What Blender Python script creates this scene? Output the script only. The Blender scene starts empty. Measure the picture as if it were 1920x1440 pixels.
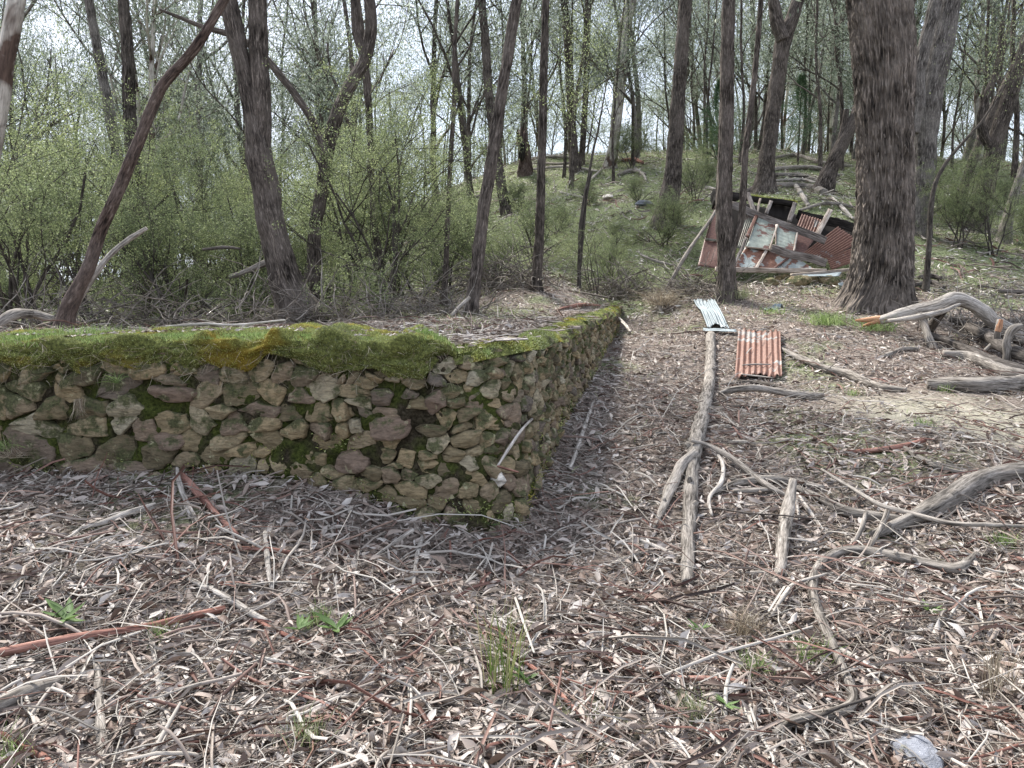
import bpy, math, random
import numpy as np
from mathutils import Vector
R = math.radians
random.seed(5)
scene = bpy.context.scene
col = scene.collection

# ------------------------------------------------------------------ camera, sky, sun, exposure
FP = 1382.0; CAMZ = 1.6; PITCH = R(7.4)
cam_d = bpy.data.cameras.new('camera'); cam = bpy.data.objects.new('camera', cam_d); col.objects.link(cam)
cam.location = (0, 0, CAMZ); cam.rotation_euler = (R(90) - PITCH, 0, 0)
cam_d.sensor_width = 36; cam_d.lens = 36 * FP / 1920; cam_d.clip_end = 1000; cam_d.clip_start = 0.05
scene.camera = cam
SUN_EL, SUN_ROT = R(52), R(-35)
world = bpy.data.worlds.new('World'); scene.world = world; world.use_nodes = True
wn = world.node_tree.nodes; wl = world.node_tree.links
bg = wn['Background']
sky = wn.new('ShaderNodeTexSky'); sky.sky_type = 'NISHITA'; sky.sun_disc = False
sky.sun_elevation = SUN_EL; sky.sun_rotation = SUN_ROT; sky.air_density = 1.0; sky.dust_density = 2.0
cl = wn.new('ShaderNodeTexNoise'); cl.inputs['Scale'].default_value = 3.0; cl.inputs['Detail'].default_value = 6
tc = wn.new('ShaderNodeTexCoord'); wl.new(tc.outputs['Generated'], cl.inputs['Vector'])
rmp = wn.new('ShaderNodeValToRGB'); rmp.color_ramp.elements[0].position = 0.36; rmp.color_ramp.elements[1].position = 0.62
rmp.color_ramp.elements[0].color = (.45, .45, .45, 1)
wl.new(cl.outputs['Fac'], rmp.inputs['Fac'])
mx = wn.new('ShaderNodeMix'); mx.data_type = 'RGBA'
wl.new(rmp.outputs['Color'], mx.inputs['Factor']); wl.new(sky.outputs['Color'], mx.inputs['A'])
mx.inputs['B'].default_value = (4.8, 5.2, 6.1, 1)
wl.new(mx.outputs['Result'], bg.inputs['Color']); bg.inputs['Strength'].default_value = 0.105
sl = bpy.data.lights.new('sun', 'SUN'); sl.energy = 4.3; sl.angle = R(11); sl.color = (1, .965, .91)
sun = bpy.data.objects.new('sun', sl); col.objects.link(sun)
sun.rotation_euler = (R(90) - SUN_EL, 0, -SUN_ROT + R(180))
sun.rotation_euler = Vector((math.sin(SUN_ROT) * math.cos(SUN_EL), math.cos(SUN_ROT) * math.cos(SUN_EL), math.sin(SUN_EL))).to_track_quat('Z', 'Y').to_euler()
scene.view_settings.view_transform = 'Standard'; scene.view_settings.look = 'None'
scene.view_settings.exposure = 1.5; scene.view_settings.gamma = 1.0
try: scene.view_settings.use_curve_mapping = False
except Exception: pass

# ------------------------------------------------------------------ numpy noise
_T = np.random.default_rng(11).random(65536)
def _h(i, j, k):
    return _T[((i * 73856093) ^ (j * 19349663) ^ (k * 83492791)) & 65535]
def vnoise(p):
    p = np.asarray(p, float); i = np.floor(p).astype(np.int64); f = p - i; f = f * f * (3 - 2 * f)
    x, y, z = i[..., 0], i[..., 1], i[..., 2]; u, v, w = f[..., 0], f[..., 1], f[..., 2]
    def L(a, b, t): return a + (b - a) * t
    return L(L(L(_h(x, y, z), _h(x + 1, y, z), u), L(_h(x, y + 1, z), _h(x + 1, y + 1, z), u), v),
             L(L(_h(x, y, z + 1), _h(x + 1, y, z + 1), u), L(_h(x, y + 1, z + 1), _h(x + 1, y + 1, z + 1), u), v), w) * 2 - 1
def fbm(p, o=4, g=.5):
    p = np.asarray(p, float); s = 0; a = 1
    for k in range(o): s = s + a * vnoise(p * 2 ** k + k * 17.3); a *= g
    return s
def fb2(x, y, sc, o=3, z=0.0):
    return fbm(np.stack([x * sc, y * sc, np.full_like(x, z)], -1), o)
def smooth(a, b, x):
    t = np.clip((x - a) / (b - a), 0, 1); return t * t * (3 - 2 * t)
def nrm(a): return a / (np.linalg.norm(a, axis=-1, keepdims=True) + 1e-9)

# ------------------------------------------------------------------ camera rays to places
CP, SP = math.cos(PITCH), math.sin(PITCH)
def ray(px, py):
    a = (px - 960) / FP; b = (720 - py) / FP
    return np.array([a, CP + b * SP, -SP + b * CP])
def at(px, py, Y):
    d = ray(px, py); return np.array([0, 0, CAMZ]) + d * (Y / d[1])

# ------------------------------------------------------------------ terrain
WALL = np.array([(-30, 6.6), (-12, 5.5), (-6, 5.1), (-3.4, 4.95), (-1.5, 4.85), (-.8, 4.77), (-.42, 4.84), (-.2, 4.98), (0, 5.2), (.15, 5.55),
                 (.28, 6.0), (.42, 6.6), (.9, 8.9), (1.38, 11.2), (2.0, 14), (2.3, 15.6), (3.4, 20), (5, 26)], float)
far = [(1450, 380, 20), (1500, 330, 26), (1250, 420, 20), (1080, 450, 19), (1150, 292, 34), (1000, 300, 35), (1350, 285, 34), (940, 330, 32),
       (800, 450, 27), (700, 500, 23), (500, 530, 22), (100, 545, 24), (1780, 430, 21), (1900, 470, 18), (1900, 330, 32), (1750, 300, 36),
       (1600, 330, 28), (2200, 480, 18), (2200, 330, 32), (880, 520, 19), (1240, 350, 26), (1000, 400, 24), (1950, 540, 15.5)]
front_px = [(0, 1440, 2.3), (960, 1440, 2.3), (1920, 1440, 2.3), (960, 1030, 4.38), (-100, 885, 4.95), (0, 880, 4.9), (300, 880, 4.85), (600, 905, 4.75), (750, 960, 4.6),
            (860, 1000, 4.45), (400, 1150, 3.4), (1500, 1150, 3.45), (1052, 805, 6.5), (1022, 870, 5.85), (1006, 940, 5.0), (1103, 700, 9.3), (1152, 620, 13.5), (1420, 715, 9.5), (1420, 635, 11),
            (1420, 540, 14.5), (1660, 572, 13), (1300, 1000, 4.6), (1800, 1010, 4.3), (1850, 905, 5.0), (1700, 985, 4.55), (1850, 860, 5.3), (1500, 830, 6.0), (1250, 830, 6.1), (1150, 830, 6.4),
            (1800, 750, 8), (1850, 640, 11), (1850, 562, 14), (1240, 500, 16), (1340, 512, 15.4), (1460, 518, 15.3), (1600, 522, 15.2), (1220, 560, 14.8), (1230, 640, 11.5), (2200, 900, 5.5), (2200, 700, 9.5)]
upper = [(-6, 5.4, 1.22), (-14, 6.5, 1.2), (-3, 5.4, 1.22), (-1, 5.3, 1.2), (0.1, 5.6, 1.2), (0, 6.5, 1.2), (0.3, 9, 1.2), (1.2, 12.5, 1.22), (2.0, 15.6, 1.3), (-3, 8, 1.12),
         (-8, 9, 1.0), (-3, 11.5, 1.0), (-.8, 11.5, 1.18), (0.7, 12.8, 1.5), (-6, 15, 1.0), (-16, 14, 1.0), (-1, 14, 1.45), (1.2, 15.5, 1.75)]
rawfar = [(5, 46, 6.4), (15, 50, 7), (-10, 50, 1.5), (-32, 50, 1), (32, 50, 8), (0, 90, 3), (-60, 90, 0), (60, 90, 6), (-40, 20, .8), (45, 20, 3), (-60, 160, 2), (60, 160, 4)]
FARP = [tuple(at(*q)) for q in far] + rawfar
F_pts = np.array([tuple(at(*q)) for q in front_px] + [(-5, -4, 0), (5, -4, 0), (0, 0, 0), (-9, 3, .15), (9, 2, .1), (-20, -3, 0), (20, -3, .3)] + FARP)
U_pts = np.array(upper + FARP)
def tps_fit(P):
    n = len(P); d = np.linalg.norm(P[:, None, :2] - P[None, :, :2], axis=-1)
    K = np.where(d > 0, d * d * np.log(d + 1e-12), 0) + np.eye(n) * 0.02
    A = np.zeros((n + 3, n + 3)); A[:n, :n] = K; A[:n, n] = 1; A[:n, n + 1:] = P[:, :2]; A[n:, :n] = A[:n, n:].T
    b = np.zeros(n + 3); b[:n] = P[:, 2]; return np.linalg.solve(A, b)
cF, cU = tps_fit(F_pts), tps_fit(U_pts)
def tps(c, P, x, y):
    out = c[len(P)] + c[len(P) + 1] * x + c[len(P) + 2] * y
    for k in range(len(P)):
        r2 = (x - P[k, 0]) ** 2 + (y - P[k, 1]) ** 2
        out = out + c[k] * 0.5 * r2 * np.log(r2 + 1e-12)
    return out
def wall_sd(x, y):
    best = np.full(x.shape, 1e9); sg = np.ones(x.shape)
    for a, b in zip(WALL[:-1], WALL[1:]):
        d = b - a; t = np.clip(((x - a[0]) * d[0] + (y - a[1]) * d[1]) / (d @ d), 0, 1)
        qx = x - a[0] - t * d[0]; qy = y - a[1] - t * d[1]; r = np.hypot(qx, qy)
        s = np.sign(d[0] * (y - a[1]) - d[1] * (x - a[0])); m = r < best - 1e-9
        best = np.where(m, r, best); sg = np.where(m, s, sg)
    return best * sg
def H(x, y):
    x = np.atleast_1d(np.asarray(x, float)); y = np.atleast_1d(np.asarray(y, float))
    sd = wall_sd(x, y); f = tps(cF, F_pts, x, y); u = tps(cU, U_pts, x, y)
    m = smooth(.15, .4, sd); m = np.where(y > 16, 1, m); m = np.maximum(m, smooth(14.6, 16, y))
    z = f * (1 - m) + u * m
    far_ = smooth(8, 25, y)
    z = z + fb2(x, y, .9, 3) * (.02 + .10 * far_) + fb2(x, y, 4.5, 2, 3.3) * .012
    return z
def Hs(x, y): return float(H(x, y)[0])
def G(px, py, lift=0.0, tmax=80):
    d = ray(px, py); d = d / d[1]
    t = np.concatenate([np.arange(1.4, 20, .03), np.arange(20, tmax, .15)])
    z = CAMZ + d[2] * t; h = H(d[0] * t, t); k = np.argmax(z < h + lift)
    if not (z < h + lift).any(): k = len(t) - 1
    return np.array([d[0] * t[k], t[k], h[k] + lift])
def Gd(px, Y, lift=0.0):
    x = (px - 960) / FP * Y   # near enough for a small pitch
    return np.array([x, Y, Hs(x, Y) + lift])

# ------------------------------------------------------------------ mesh helpers
def mk(name, V, groups, mat, parent=None, smooth_=False, attr=None, link=True):
    V = np.asarray(V, np.float32)
    if isinstance(groups, np.ndarray): groups = [groups]
    groups = [np.asarray(g, np.int32) for g in groups if len(g)]
    me = bpy.data.meshes.new(name)
    me.vertices.add(len(V)); me.vertices.foreach_set('co', V.ravel())
    lo = np.concatenate([g.ravel() for g in groups]); tot = np.concatenate([np.full(len(g), g.shape[1], np.int32) for g in groups])
    st = np.concatenate([[0], np.cumsum(tot)[:-1]]).astype(np.int32)
    me.loops.add(len(lo)); me.loops.foreach_set('vertex_index', lo)
    me.polygons.add(len(tot)); me.polygons.foreach_set('loop_start', st)
    try: me.polygons.foreach_set('loop_total', tot)
    except Exception: pass
    if smooth_: me.polygons.foreach_set('use_smooth', np.ones(len(tot), bool))
    if attr is not None:
        a = me.attributes.new('bark_co', 'FLOAT_VECTOR', 'POINT'); a.data.foreach_set('vector', np.asarray(attr, np.float32).ravel())
    me.update(calc_edges=True); me.validate()
    me.materials.append(mat)
    o = bpy.data.objects.new(name, me)
    if link: col.objects.link(o)
    if parent is not None: o.parent = parent
    return o
def tag(o, label=None, cat=None, group=None, kind=None):
    if label: o['label'] = label
    if cat: o['category'] = cat
    if group: o['group'] = group
    if kind: o['kind'] = kind
    return o
def empty(name, loc, label=None, cat=None, group=None):
    o = bpy.data.objects.new(name, None); col.objects.link(o); o.location = [float(v) for v in loc]; o.empty_display_size = .2
    return tag(o, label, cat, group)
def dup(root, loc, rz=0, sc=1, label=None, group=None):
    r = root.copy(); col.objects.link(r); r.location = [float(v) for v in loc]; r.rotation_euler = (0, 0, rz)
    r.scale = (sc, sc, sc) if not hasattr(sc, '__len__') else sc
    for ch in list(root.children):
        c = ch.copy(); col.objects.link(c); c.parent = r
    if label: r['label'] = label
    if group: r['group'] = group
    return r
class Buf:
    def __init__(s): s.V = []; s.Q = []; s.T = []; s.A = []; s.n = 0
    def add(s, V, Q=None, T=None, A=None):
        V = np.asarray(V, float).reshape(-1, 3)
        if Q is not None and len(Q): s.Q.append(np.asarray(Q, np.int64) + s.n)
        if T is not None and len(T): s.T.append(np.asarray(T, np.int64) + s.n)
        s.V.append(V); s.A.append(V if A is None else np.asarray(A, float).reshape(-1, 3)); s.n += len(V)
    def build(s, name, mat, parent=None, smooth_=False, origin=None):
        V = np.concatenate(s.V)
        if origin is not None: V = V - np.asarray(origin, float)
        g = []
        if s.Q: g.append(np.concatenate(s.Q))
        if s.T: g.append(np.concatenate(s.T))
        return mk(name, V, g, mat, parent, smooth_, np.concatenate(s.A))
def catmull(P, n):
    P = np.asarray(P, float)
    if len(P) == 2: t = np.linspace(0, 1, n)[:, None]; return P[0] * (1 - t) + P[1] * t
    Q = np.vstack([2 * P[0] - P[1], P, 2 * P[-1] - P[-2]]); u = np.linspace(0, len(P) - 1, n); k = np.minimum(u.astype(int), len(P) - 2); t = (u - k)[:, None]
    a, b, c, d = Q[k], Q[k + 1], Q[k + 2], Q[k + 3]
    return .5 * (2 * b + (c - a) * t + (2 * a - 5 * b + 4 * c - d) * t ** 2 + (3 * b - a - 3 * c + d) * t ** 3)
def tube(buf, P, rad, sides=8, rough=0.0, cap=True, fine=None, seed=0.0, ridge=0.0, flat=1.0):
    """P (n,3), rad (n,) -> one tapering tube with bark coordinates."""
    P = np.asarray(P, float); rad = np.asarray(rad, float); n = len(P)
    T = nrm(np.gradient(P, axis=0)); ref = np.array([0, 1, 0.3]) if abs(T[0][1]) < .8 else np.array([1, 0, .2])
    Nn = np.zeros_like(P); v = ref
    for i in range(n):
        v = v - (v @ T[i]) * T[i]; v = v / np.linalg.norm(v); Nn[i] = v
    B = np.cross(T, Nn); a = np.linspace(0, 2 * np.pi, sides, endpoint=False)
    ln = np.concatenate([[0], np.cumsum(np.linalg.norm(np.diff(P, axis=0), axis=1))])
    ca, sa = np.cos(a)[None, :, None], np.sin(a)[None, :, None]
    r0 = max(rad.mean(), 1e-4)
    A = np.stack([np.broadcast_to(np.cos(a) * r0, (n, sides)), np.broadcast_to(np.sin(a) * r0, (n, sides)), np.broadcast_to(ln[:, None], (n, sides))], -1) + seed
    rr = np.broadcast_to(rad[:, None], (n, sides)).copy()
    if rough > 0: rr *= 1 + rough * fbm(A * np.array([3.5 / r0 * .25, 3.5 / r0 * .25, 1.6 / max(r0 * 4, .3)]), 3)
    if ridge > 0:
        q = A * np.array([24, 24, 3.2]) ; q[..., 0] += .5 * np.sin(A[..., 2] * 3); n1 = 1 - np.abs(fbm(q, 3)) * 1.4
        n2 = fbm(A * np.array([60, 60, 7]) + 9, 2)
        rr += ridge * (n1 - .4) + ridge * .4 * n2
    V = P[:, None, :] + (Nn[:, None, :] * ca * flat + B[:, None, :] * sa) * rr[..., None]
    i = np.arange(n - 1)[:, None] * sides; j = np.arange(sides)[None, :]; k = (j + 1) % sides
    Q = np.stack([i + j, i + k, i + sides + k, i + sides + j], -1).reshape(-1, 4)
    V = V.reshape(-1, 3); A = A.reshape(-1, 3); Tt = []
    if cap:
        V = np.vstack([V, P[0], P[-1]]); A = np.vstack([A, A[0], A[-1]]); m = n * sides
        Tt = [(m, (q + 1) % sides, q) for q in range(sides)] + [(m + 1, (n - 1) * sides + q, (n - 1) * sides + (q + 1) % sides) for q in range(sides)]
    buf.add(V, Q, Tt, A)

def inst(tv, tf, pos, M):
    """template verts (k,3), faces (f,m); pos (N,3), M (N,3,3) whose COLUMNS are the images of x,y,z."""
    V = np.einsum('nij,kj->nki', M, tv) + pos[:, None, :]
    k = len(tv); F_ = tf[None] + (np.arange(len(pos)) * k)[:, None, None]
    return V.reshape(-1, 3), F_.reshape(-1, tf.shape[1])
def frames(dirs, up, roll=0):
    x = nrm(dirs); y = nrm(np.cross(up, x)); z = np.cross(x, y)
    if np.ndim(roll) or roll:
        c, s = np.cos(roll)[:, None], np.sin(roll)[:, None]; y, z = y * c + z * s, z * c - y * s
    return np.stack([x, y, z], -1)

# ------------------------------------------------------------------ materials
def NT(name):
    m = bpy.data.materials.new(name); m.use_nodes = True; nt = m.node_tree; return m, nt, nt.nodes, nt.links, nt.nodes['Principled BSDF']
def ramp(n, l, src, stops, interp='LINEAR'):
    r = n.new('ShaderNodeValToRGB'); e = r.color_ramp; e.interpolation = interp
    while len(e.elements) < len(stops): e.elements.new(.5)
    for k, (p, c) in enumerate(stops):
        e.elements[k].position = p; e.elements[k].color = tuple(c) + (1,) if len(c) == 3 else c
    l.new(src, r.inputs['Fac']); return r.outputs['Color']
def noi(n, l, co, scale, detail=4, rough=.55, dist=0.0):
    t = n.new('ShaderNodeTexNoise'); t.inputs['Scale'].default_value = scale; t.inputs['Detail'].default_value = detail
    t.inputs['Roughness'].default_value = rough; t.inputs['Distortion'].default_value = dist
    if co is not None: l.new(co, t.inputs['Vector'])
    return t.outputs['Fac']
def mixc(n, l, fac, a, b, mode='MIX'):
    m = n.new('ShaderNodeMix'); m.data_type = 'RGBA'; m.blend_type = mode
    for s, v in (('Factor', fac), ('A', a), ('B', b)):
        if isinstance(v, bpy.types.NodeSocket): l.new(v, m.inputs[s])
        elif s == 'Factor': m.inputs[s].default_value = v
        else: m.inputs[s].default_value = tuple(v) + (1,)
    return m.outputs['Result']
def math_(n, l, op, a, b=None, clamp=False):
    m = n.new('ShaderNodeMath'); m.operation = op; m.use_clamp = clamp
    for k, v in enumerate((a, b)):
        if v is None: continue
        if isinstance(v, bpy.types.NodeSocket): l.new(v, m.inputs[k])
        else: m.inputs[k].default_value = v
    return m.outputs[0]
def bump(n, l, b, h, strength=.5, dist=.02):
    q = n.new('ShaderNodeBump'); q.inputs['Strength'].default_value = strength; q.inputs['Distance'].default_value = dist
    l.new(h, q.inputs['Height']); l.new(q.outputs['Normal'], b.inputs['Normal'])
def bark_mat(name, dark, mid, light, xy=42, z=4.0, strength=.9, dist=.02, patch=None, patch_amt=.5):
    m, nt, n, l, b = NT(name); b.inputs['Roughness'].default_value = .95; b.inputs['Specular IOR Level'].default_value = .15
    a = n.new('ShaderNodeAttribute'); a.attribute_name = 'bark_co'
    mp = n.new('ShaderNodeMapping'); mp.inputs['Scale'].default_value = (xy, xy, z); l.new(a.outputs['Vector'], mp.inputs['Vector'])
    f = noi(n, l, mp.outputs['Vector'], 1.0, 5, .62, .35)
    g = noi(n, l, a.outputs['Vector'], 2.2, 3)
    oi = n.new('ShaderNodeObjectInfo')
    c = ramp(n, l, f, [(.40, dark), (.47, tuple(v * .8 for v in mid)), (.54, mid), (.66, light)])
    c = mixc(n, l, ramp(n, l, g, [(.4, (0, 0, 0)), (.65, (.45, .45, .45))]), c, light)
    if patch is not None:
        p = noi(n, l, a.outputs['Vector'], 1.3, 4, .6, .6)
        c = mixc(n, l, ramp(n, l, p, [(patch_amt - .04, (0, 0, 0)), (patch_amt + .04, (1, 1, 1))]), c, mixc(n, l, f, patch, tuple(v * .7 for v in patch)))
    v = math_(n, l, 'MULTIPLY_ADD', oi.outputs['Random'], .3); v.node.inputs[2].default_value = .85
    hs = n.new('ShaderNodeHueSaturation'); l.new(v, hs.inputs['Value']); l.new(c, hs.inputs['Color'])
    fn = n.new('ShaderNodeMapping'); fn.inputs['Scale'].default_value = (xy * 2.6, xy * 2.6, z * 3); l.new(a.outputs['Vector'], fn.inputs['Vector']); f3 = noi(n, l, fn.outputs['Vector'], 1.0, 4, .7)
    cc = mixc(n, l, 1, hs.outputs['Color'], ramp(n, l, f3, [(.32, (.5, .5, .5)), (.5, (1, 1, 1)), (.68, (1.35, 1.35, 1.35))]), 'MULTIPLY')
    l.new(cc, b.inputs['Base Color']); bump(n, l, b, math_(n, l, 'ADD', f, math_(n, l, 'MULTIPLY', f3, .35)), strength, dist)
    return m
def leaf_mat(name, stops, trans=.35, pscale=None, pstops=None):
    m, nt, n, l, b = NT(name)
    g = n.new('ShaderNodeNewGeometry'); c = ramp(n, l, g.outputs['Random Per Island'], stops)
    if pscale:
        t = n.new('ShaderNodeTexCoord'); c2 = ramp(n, l, noi(n, l, t.outputs['Object'], pscale, 3), pstops); c = mixc(n, l, 1.0, c, c2, 'MULTIPLY')
    l.new(c, b.inputs['Base Color']); b.inputs['Roughness'].default_value = .6; b.inputs['Specular IOR Level'].default_value = .25
    if trans:
        tr = n.new('ShaderNodeBsdfTranslucent'); l.new(c, tr.inputs['Color']); ms = n.new('ShaderNodeMixShader'); ms.inputs[0].default_value = trans
        l.new(b.outputs[0], ms.inputs[1]); l.new(tr.outputs[0], ms.inputs[2]); l.new(ms.outputs[0], n['Material Output'].inputs['Surface'])
    return m
def pale(*c): return c
M = {}
M['bark'] = bark_mat('grey_stringy_bark', (.014, .011, .009), (.062, .051, .043), (.19, .16, .138), 42, 7)
M['bark_big'] = bark_mat('furrowed_bark', (.012, .010, .009), (.075, .062, .051), (.24, .203, .172), 30, 3.0, 1.0, .02)
M['bark_red'] = bark_mat('red_brown_bark', (.02, .014, .012), (.08, .056, .046), (.19, .15, .13), 30, 6, .8)
M['bark_pale'] = bark_mat('pale_smooth_bark', (.22, .19, .16), (.42, .38, .33), (.55, .51, .45), 9, 1.2, .3, .01, (.11, .075, .06), .56)
M['bark_far'] = bark_mat('far_grey_bark', (.03, .026, .023), (.105, .092, .082), (.27, .245, .22), 34, 6, .6)
M['twig_dark'] = bark_mat('dark_twig_bark', (.025, .022, .02), (.065, .056, .048), (.13, .115, .1), 40, 8, .3)
M['deadwood'] = bark_mat('weathered_grey_wood', (.05, .043, .036), (.19, .168, .145), (.36, .325, .285), 60, 6, .8, .006)
M['deadwood_dark'] = bark_mat('dark_weathered_wood', (.02, .017, .014), (.075, .064, .054), (.18, .158, .14), 50, 6, .8, .008)
M['stick_pale'] = bark_mat('pale_bleached_stick', (.12, .105, .09), (.31, .28, .245), (.48, .44, .395), 60, 6, .5, .003)
M['stick_red'] = bark_mat('red_brown_stick', (.06, .026, .02), (.19, .09, .068), (.34, .2, .16), 60, 5, .5, .003)
M['fresh_break'] = bark_mat('orange_splintered_wood', (.16, .06, .03), (.42, .2, .11), (.6, .4, .26), 90, 5, .7, .004)
M['leaf_gum'] = leaf_mat('gum_foliage', [(0, (.07, .09, .06)), (.4, (.16, .195, .14)), (.75, (.28, .32, .25)), (1, (.44, .48, .4))], .5)
M['leaf_dark'] = leaf_mat('dark_gum_foliage', [(0, (.04, .055, .035)), (.5, (.09, .12, .08)), (1, (.2, .235, .165))], .35)
M['leaf_shrub'] = leaf_mat('shrub_foliage', [(0, (.08, .10, .05)), (.4, (.18, .215, .10)), (.8, (.31, .36, .165)), (1, (.46, .5, .26))], .45, .9, [(.3, (.7, .75, .8)), (.6, (1, 1, 1)), (.8, (1.05, 1.0, .75))])
M['leaf_fir'] = leaf_mat('fir_foliage', [(0, (.03, .06, .03)), (.6, (.07, .13, .06)), (1, (.14, .22, .11))], .2)
M['grass'] = leaf_mat('fresh_grass', [(0, (.08, .125, .035)), (.5, (.2, .29, .09)), (1, (.38, .46, .2))], .35)
M['grass_hill'] = leaf_mat('hill_grass', [(0, (.09, .12, .05)), (.35, (.19, .235, .10)), (.65, (.32, .36, .18)), (.85, (.42, .42, .26)), (1, (.52, .49, .38))], .25)
M['grass_dry'] = leaf_mat('dry_grass', [(0, (.13, .095, .065)), (.6, (.3, .25, .18)), (1, (.5, .44, .34))], .25)
M['rush'] = leaf_mat('rush_blades', [(0, (.07, .11, .025)), (.5, (.15, .22, .05)), (.75, (.27, .29, .11)), (1, (.4, .35, .22))], .3)
M['moss_hair'] = leaf_mat('moss', [(0, (.11, .115, .045)), (.4, (.28, .31, .10)), (.8, (.46, .49, .20)), (1, (.6, .6, .42))], .2, 2.3,
                          [(.3, (.5, .53, .6)), (.5, (.95, 1.0, .9)), (.66, (1.15, 1.05, .6)), (.74, (1.6, 1.12, .4))])
M['litter_leaf'] = leaf_mat('dead_gum_leaves', [(0, (.065, .045, .037)), (.2, (.165, .115, .09)), (.4, (.275, .22, .183)), (.65, (.375, .32, .28)), (.9, (.44, .395, .355)), (1, (.52, .48, .44))], .12)
M['litter_leaf_far'] = leaf_mat('dead_leaves_uphill', [(0, (.06, .045, .035)), (.3, (.22, .18, .15)), (.6, (.42, .38, .33)), (1, (.68, .64, .58))], .1)
M['litter_bark'] = leaf_mat('shed_bark_strips', [(0, (.04, .027, .022)), (.2, (.16, .075, .056)), (.4, (.2, .155, .13)), (.7, (.29, .26, .225)), (1, (.40, .37, .33))], 0)
M['litter_twig'] = leaf_mat('fallen_twigs', [(0, (.025, .02, .017)), (.3, (.10, .08, .068)), (.56, (.22, .19, .155)), (.61, (.2, .105, .075)), (.67, (.26, .235, .2)), (1, (.36, .33, .29))], 0)

M['weed'] = leaf_mat('weed_leaves', [(0, (.07, .12, .035)), (1, (.16, .24, .08))], .25)
def ground_mat():
    m, nt, n, l, b = NT('leaf_litter_soil'); b.inputs['Roughness'].default_value = 1; b.inputs['Specular IOR Level'].default_value = .1
    t = n.new('ShaderNodeTexCoord'); co = t.outputs['Object']
    f = noi(n, l, co, 28, 6, .7); g = noi(n, l, co, .55, 4, .6); h = noi(n, l, co, 7, 4)
    litter = ramp(n, l, f, [(.35, (.04, .031, .024)), (.5, (.155, .127, .107)), (.66, (.335, .285, .25))])
    grassy = ramp(n, l, f, [(.35, (.045, .05, .025)), (.5, (.15, .175, .085)), (.66, (.33, .36, .22))])
    sx = n.new('ShaderNodeSeparateXYZ'); l.new(co, sx.inputs[0])
    up = n.new('ShaderNodeMapRange'); up.inputs[1].default_value = 12; up.inputs[2].default_value = 18; l.new(sx.outputs['Y'], up.inputs[0])
    a = math_(n, l, 'ADD', g, math_(n, l, 'MULTIPLY', up.outputs[0], .27))
    fac = ramp(n, l, a, [(.55, (0, 0, 0)), (.68, (1, 1, 1))])
    c = mixc(n, l, fac, litter, grassy)
    # bare pale clay patch on the bank at the right
    vd = n.new('ShaderNodeVectorMath'); vd.operation = 'DISTANCE'; mp = n.new('ShaderNodeMapping'); mp.inputs['Scale'].default_value = (1, .75, 0); l.new(co, mp.inputs['Vector'])
    l.new(mp.outputs[0], vd.inputs[0]); vd.inputs[1].default_value = (4.3, 6.9 * .75, 0)
    d2 = math_(n, l, 'MULTIPLY', math_(n, l, 'ADD', vd.outputs['Value'], math_(n, l, 'MULTIPLY', h, 1.4)), .46)
    clay = ramp(n, l, f, [(.35, (.16, .145, .11)), (.6, (.37, .345, .275))])
    c = mixc(n, l, ramp(n, l, d2, [(0, (1, 1, 1)), (.62, (1, 1, 1)), (.98, (0, 0, 0))]), c, clay)
    l.new(c, b.inputs['Base Color']); bump(n, l, b, f, .9, .03); return m
M['ground'] = ground_mat()
def moss_base():
    m, nt, n, l, b = NT('moss_cushion'); b.inputs['Roughness'].default_value = 1; b.inputs['Specular IOR Level'].default_value = .1
    t = n.new('ShaderNodeTexCoord'); f = noi(n, l, t.outputs['Object'], 45, 5, .7); g = noi(n, l, t.outputs['Object'], 2.3, 3)
    c = ramp(n, l, f, [(.35, (.04, .045, .015)), (.55, (.12, .13, .04)), (.7, (.24, .26, .08))])
    c = mixc(n, l, ramp(n, l, g, [(.55, (0, 0, 0)), (.66, (.8, .8, .8))]), c, (.19, .13, .02))
    l.new(c, b.inputs['Base Color']); bump(n, l, b, f, 1, .02); return m
M['moss'] = moss_base()
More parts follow.
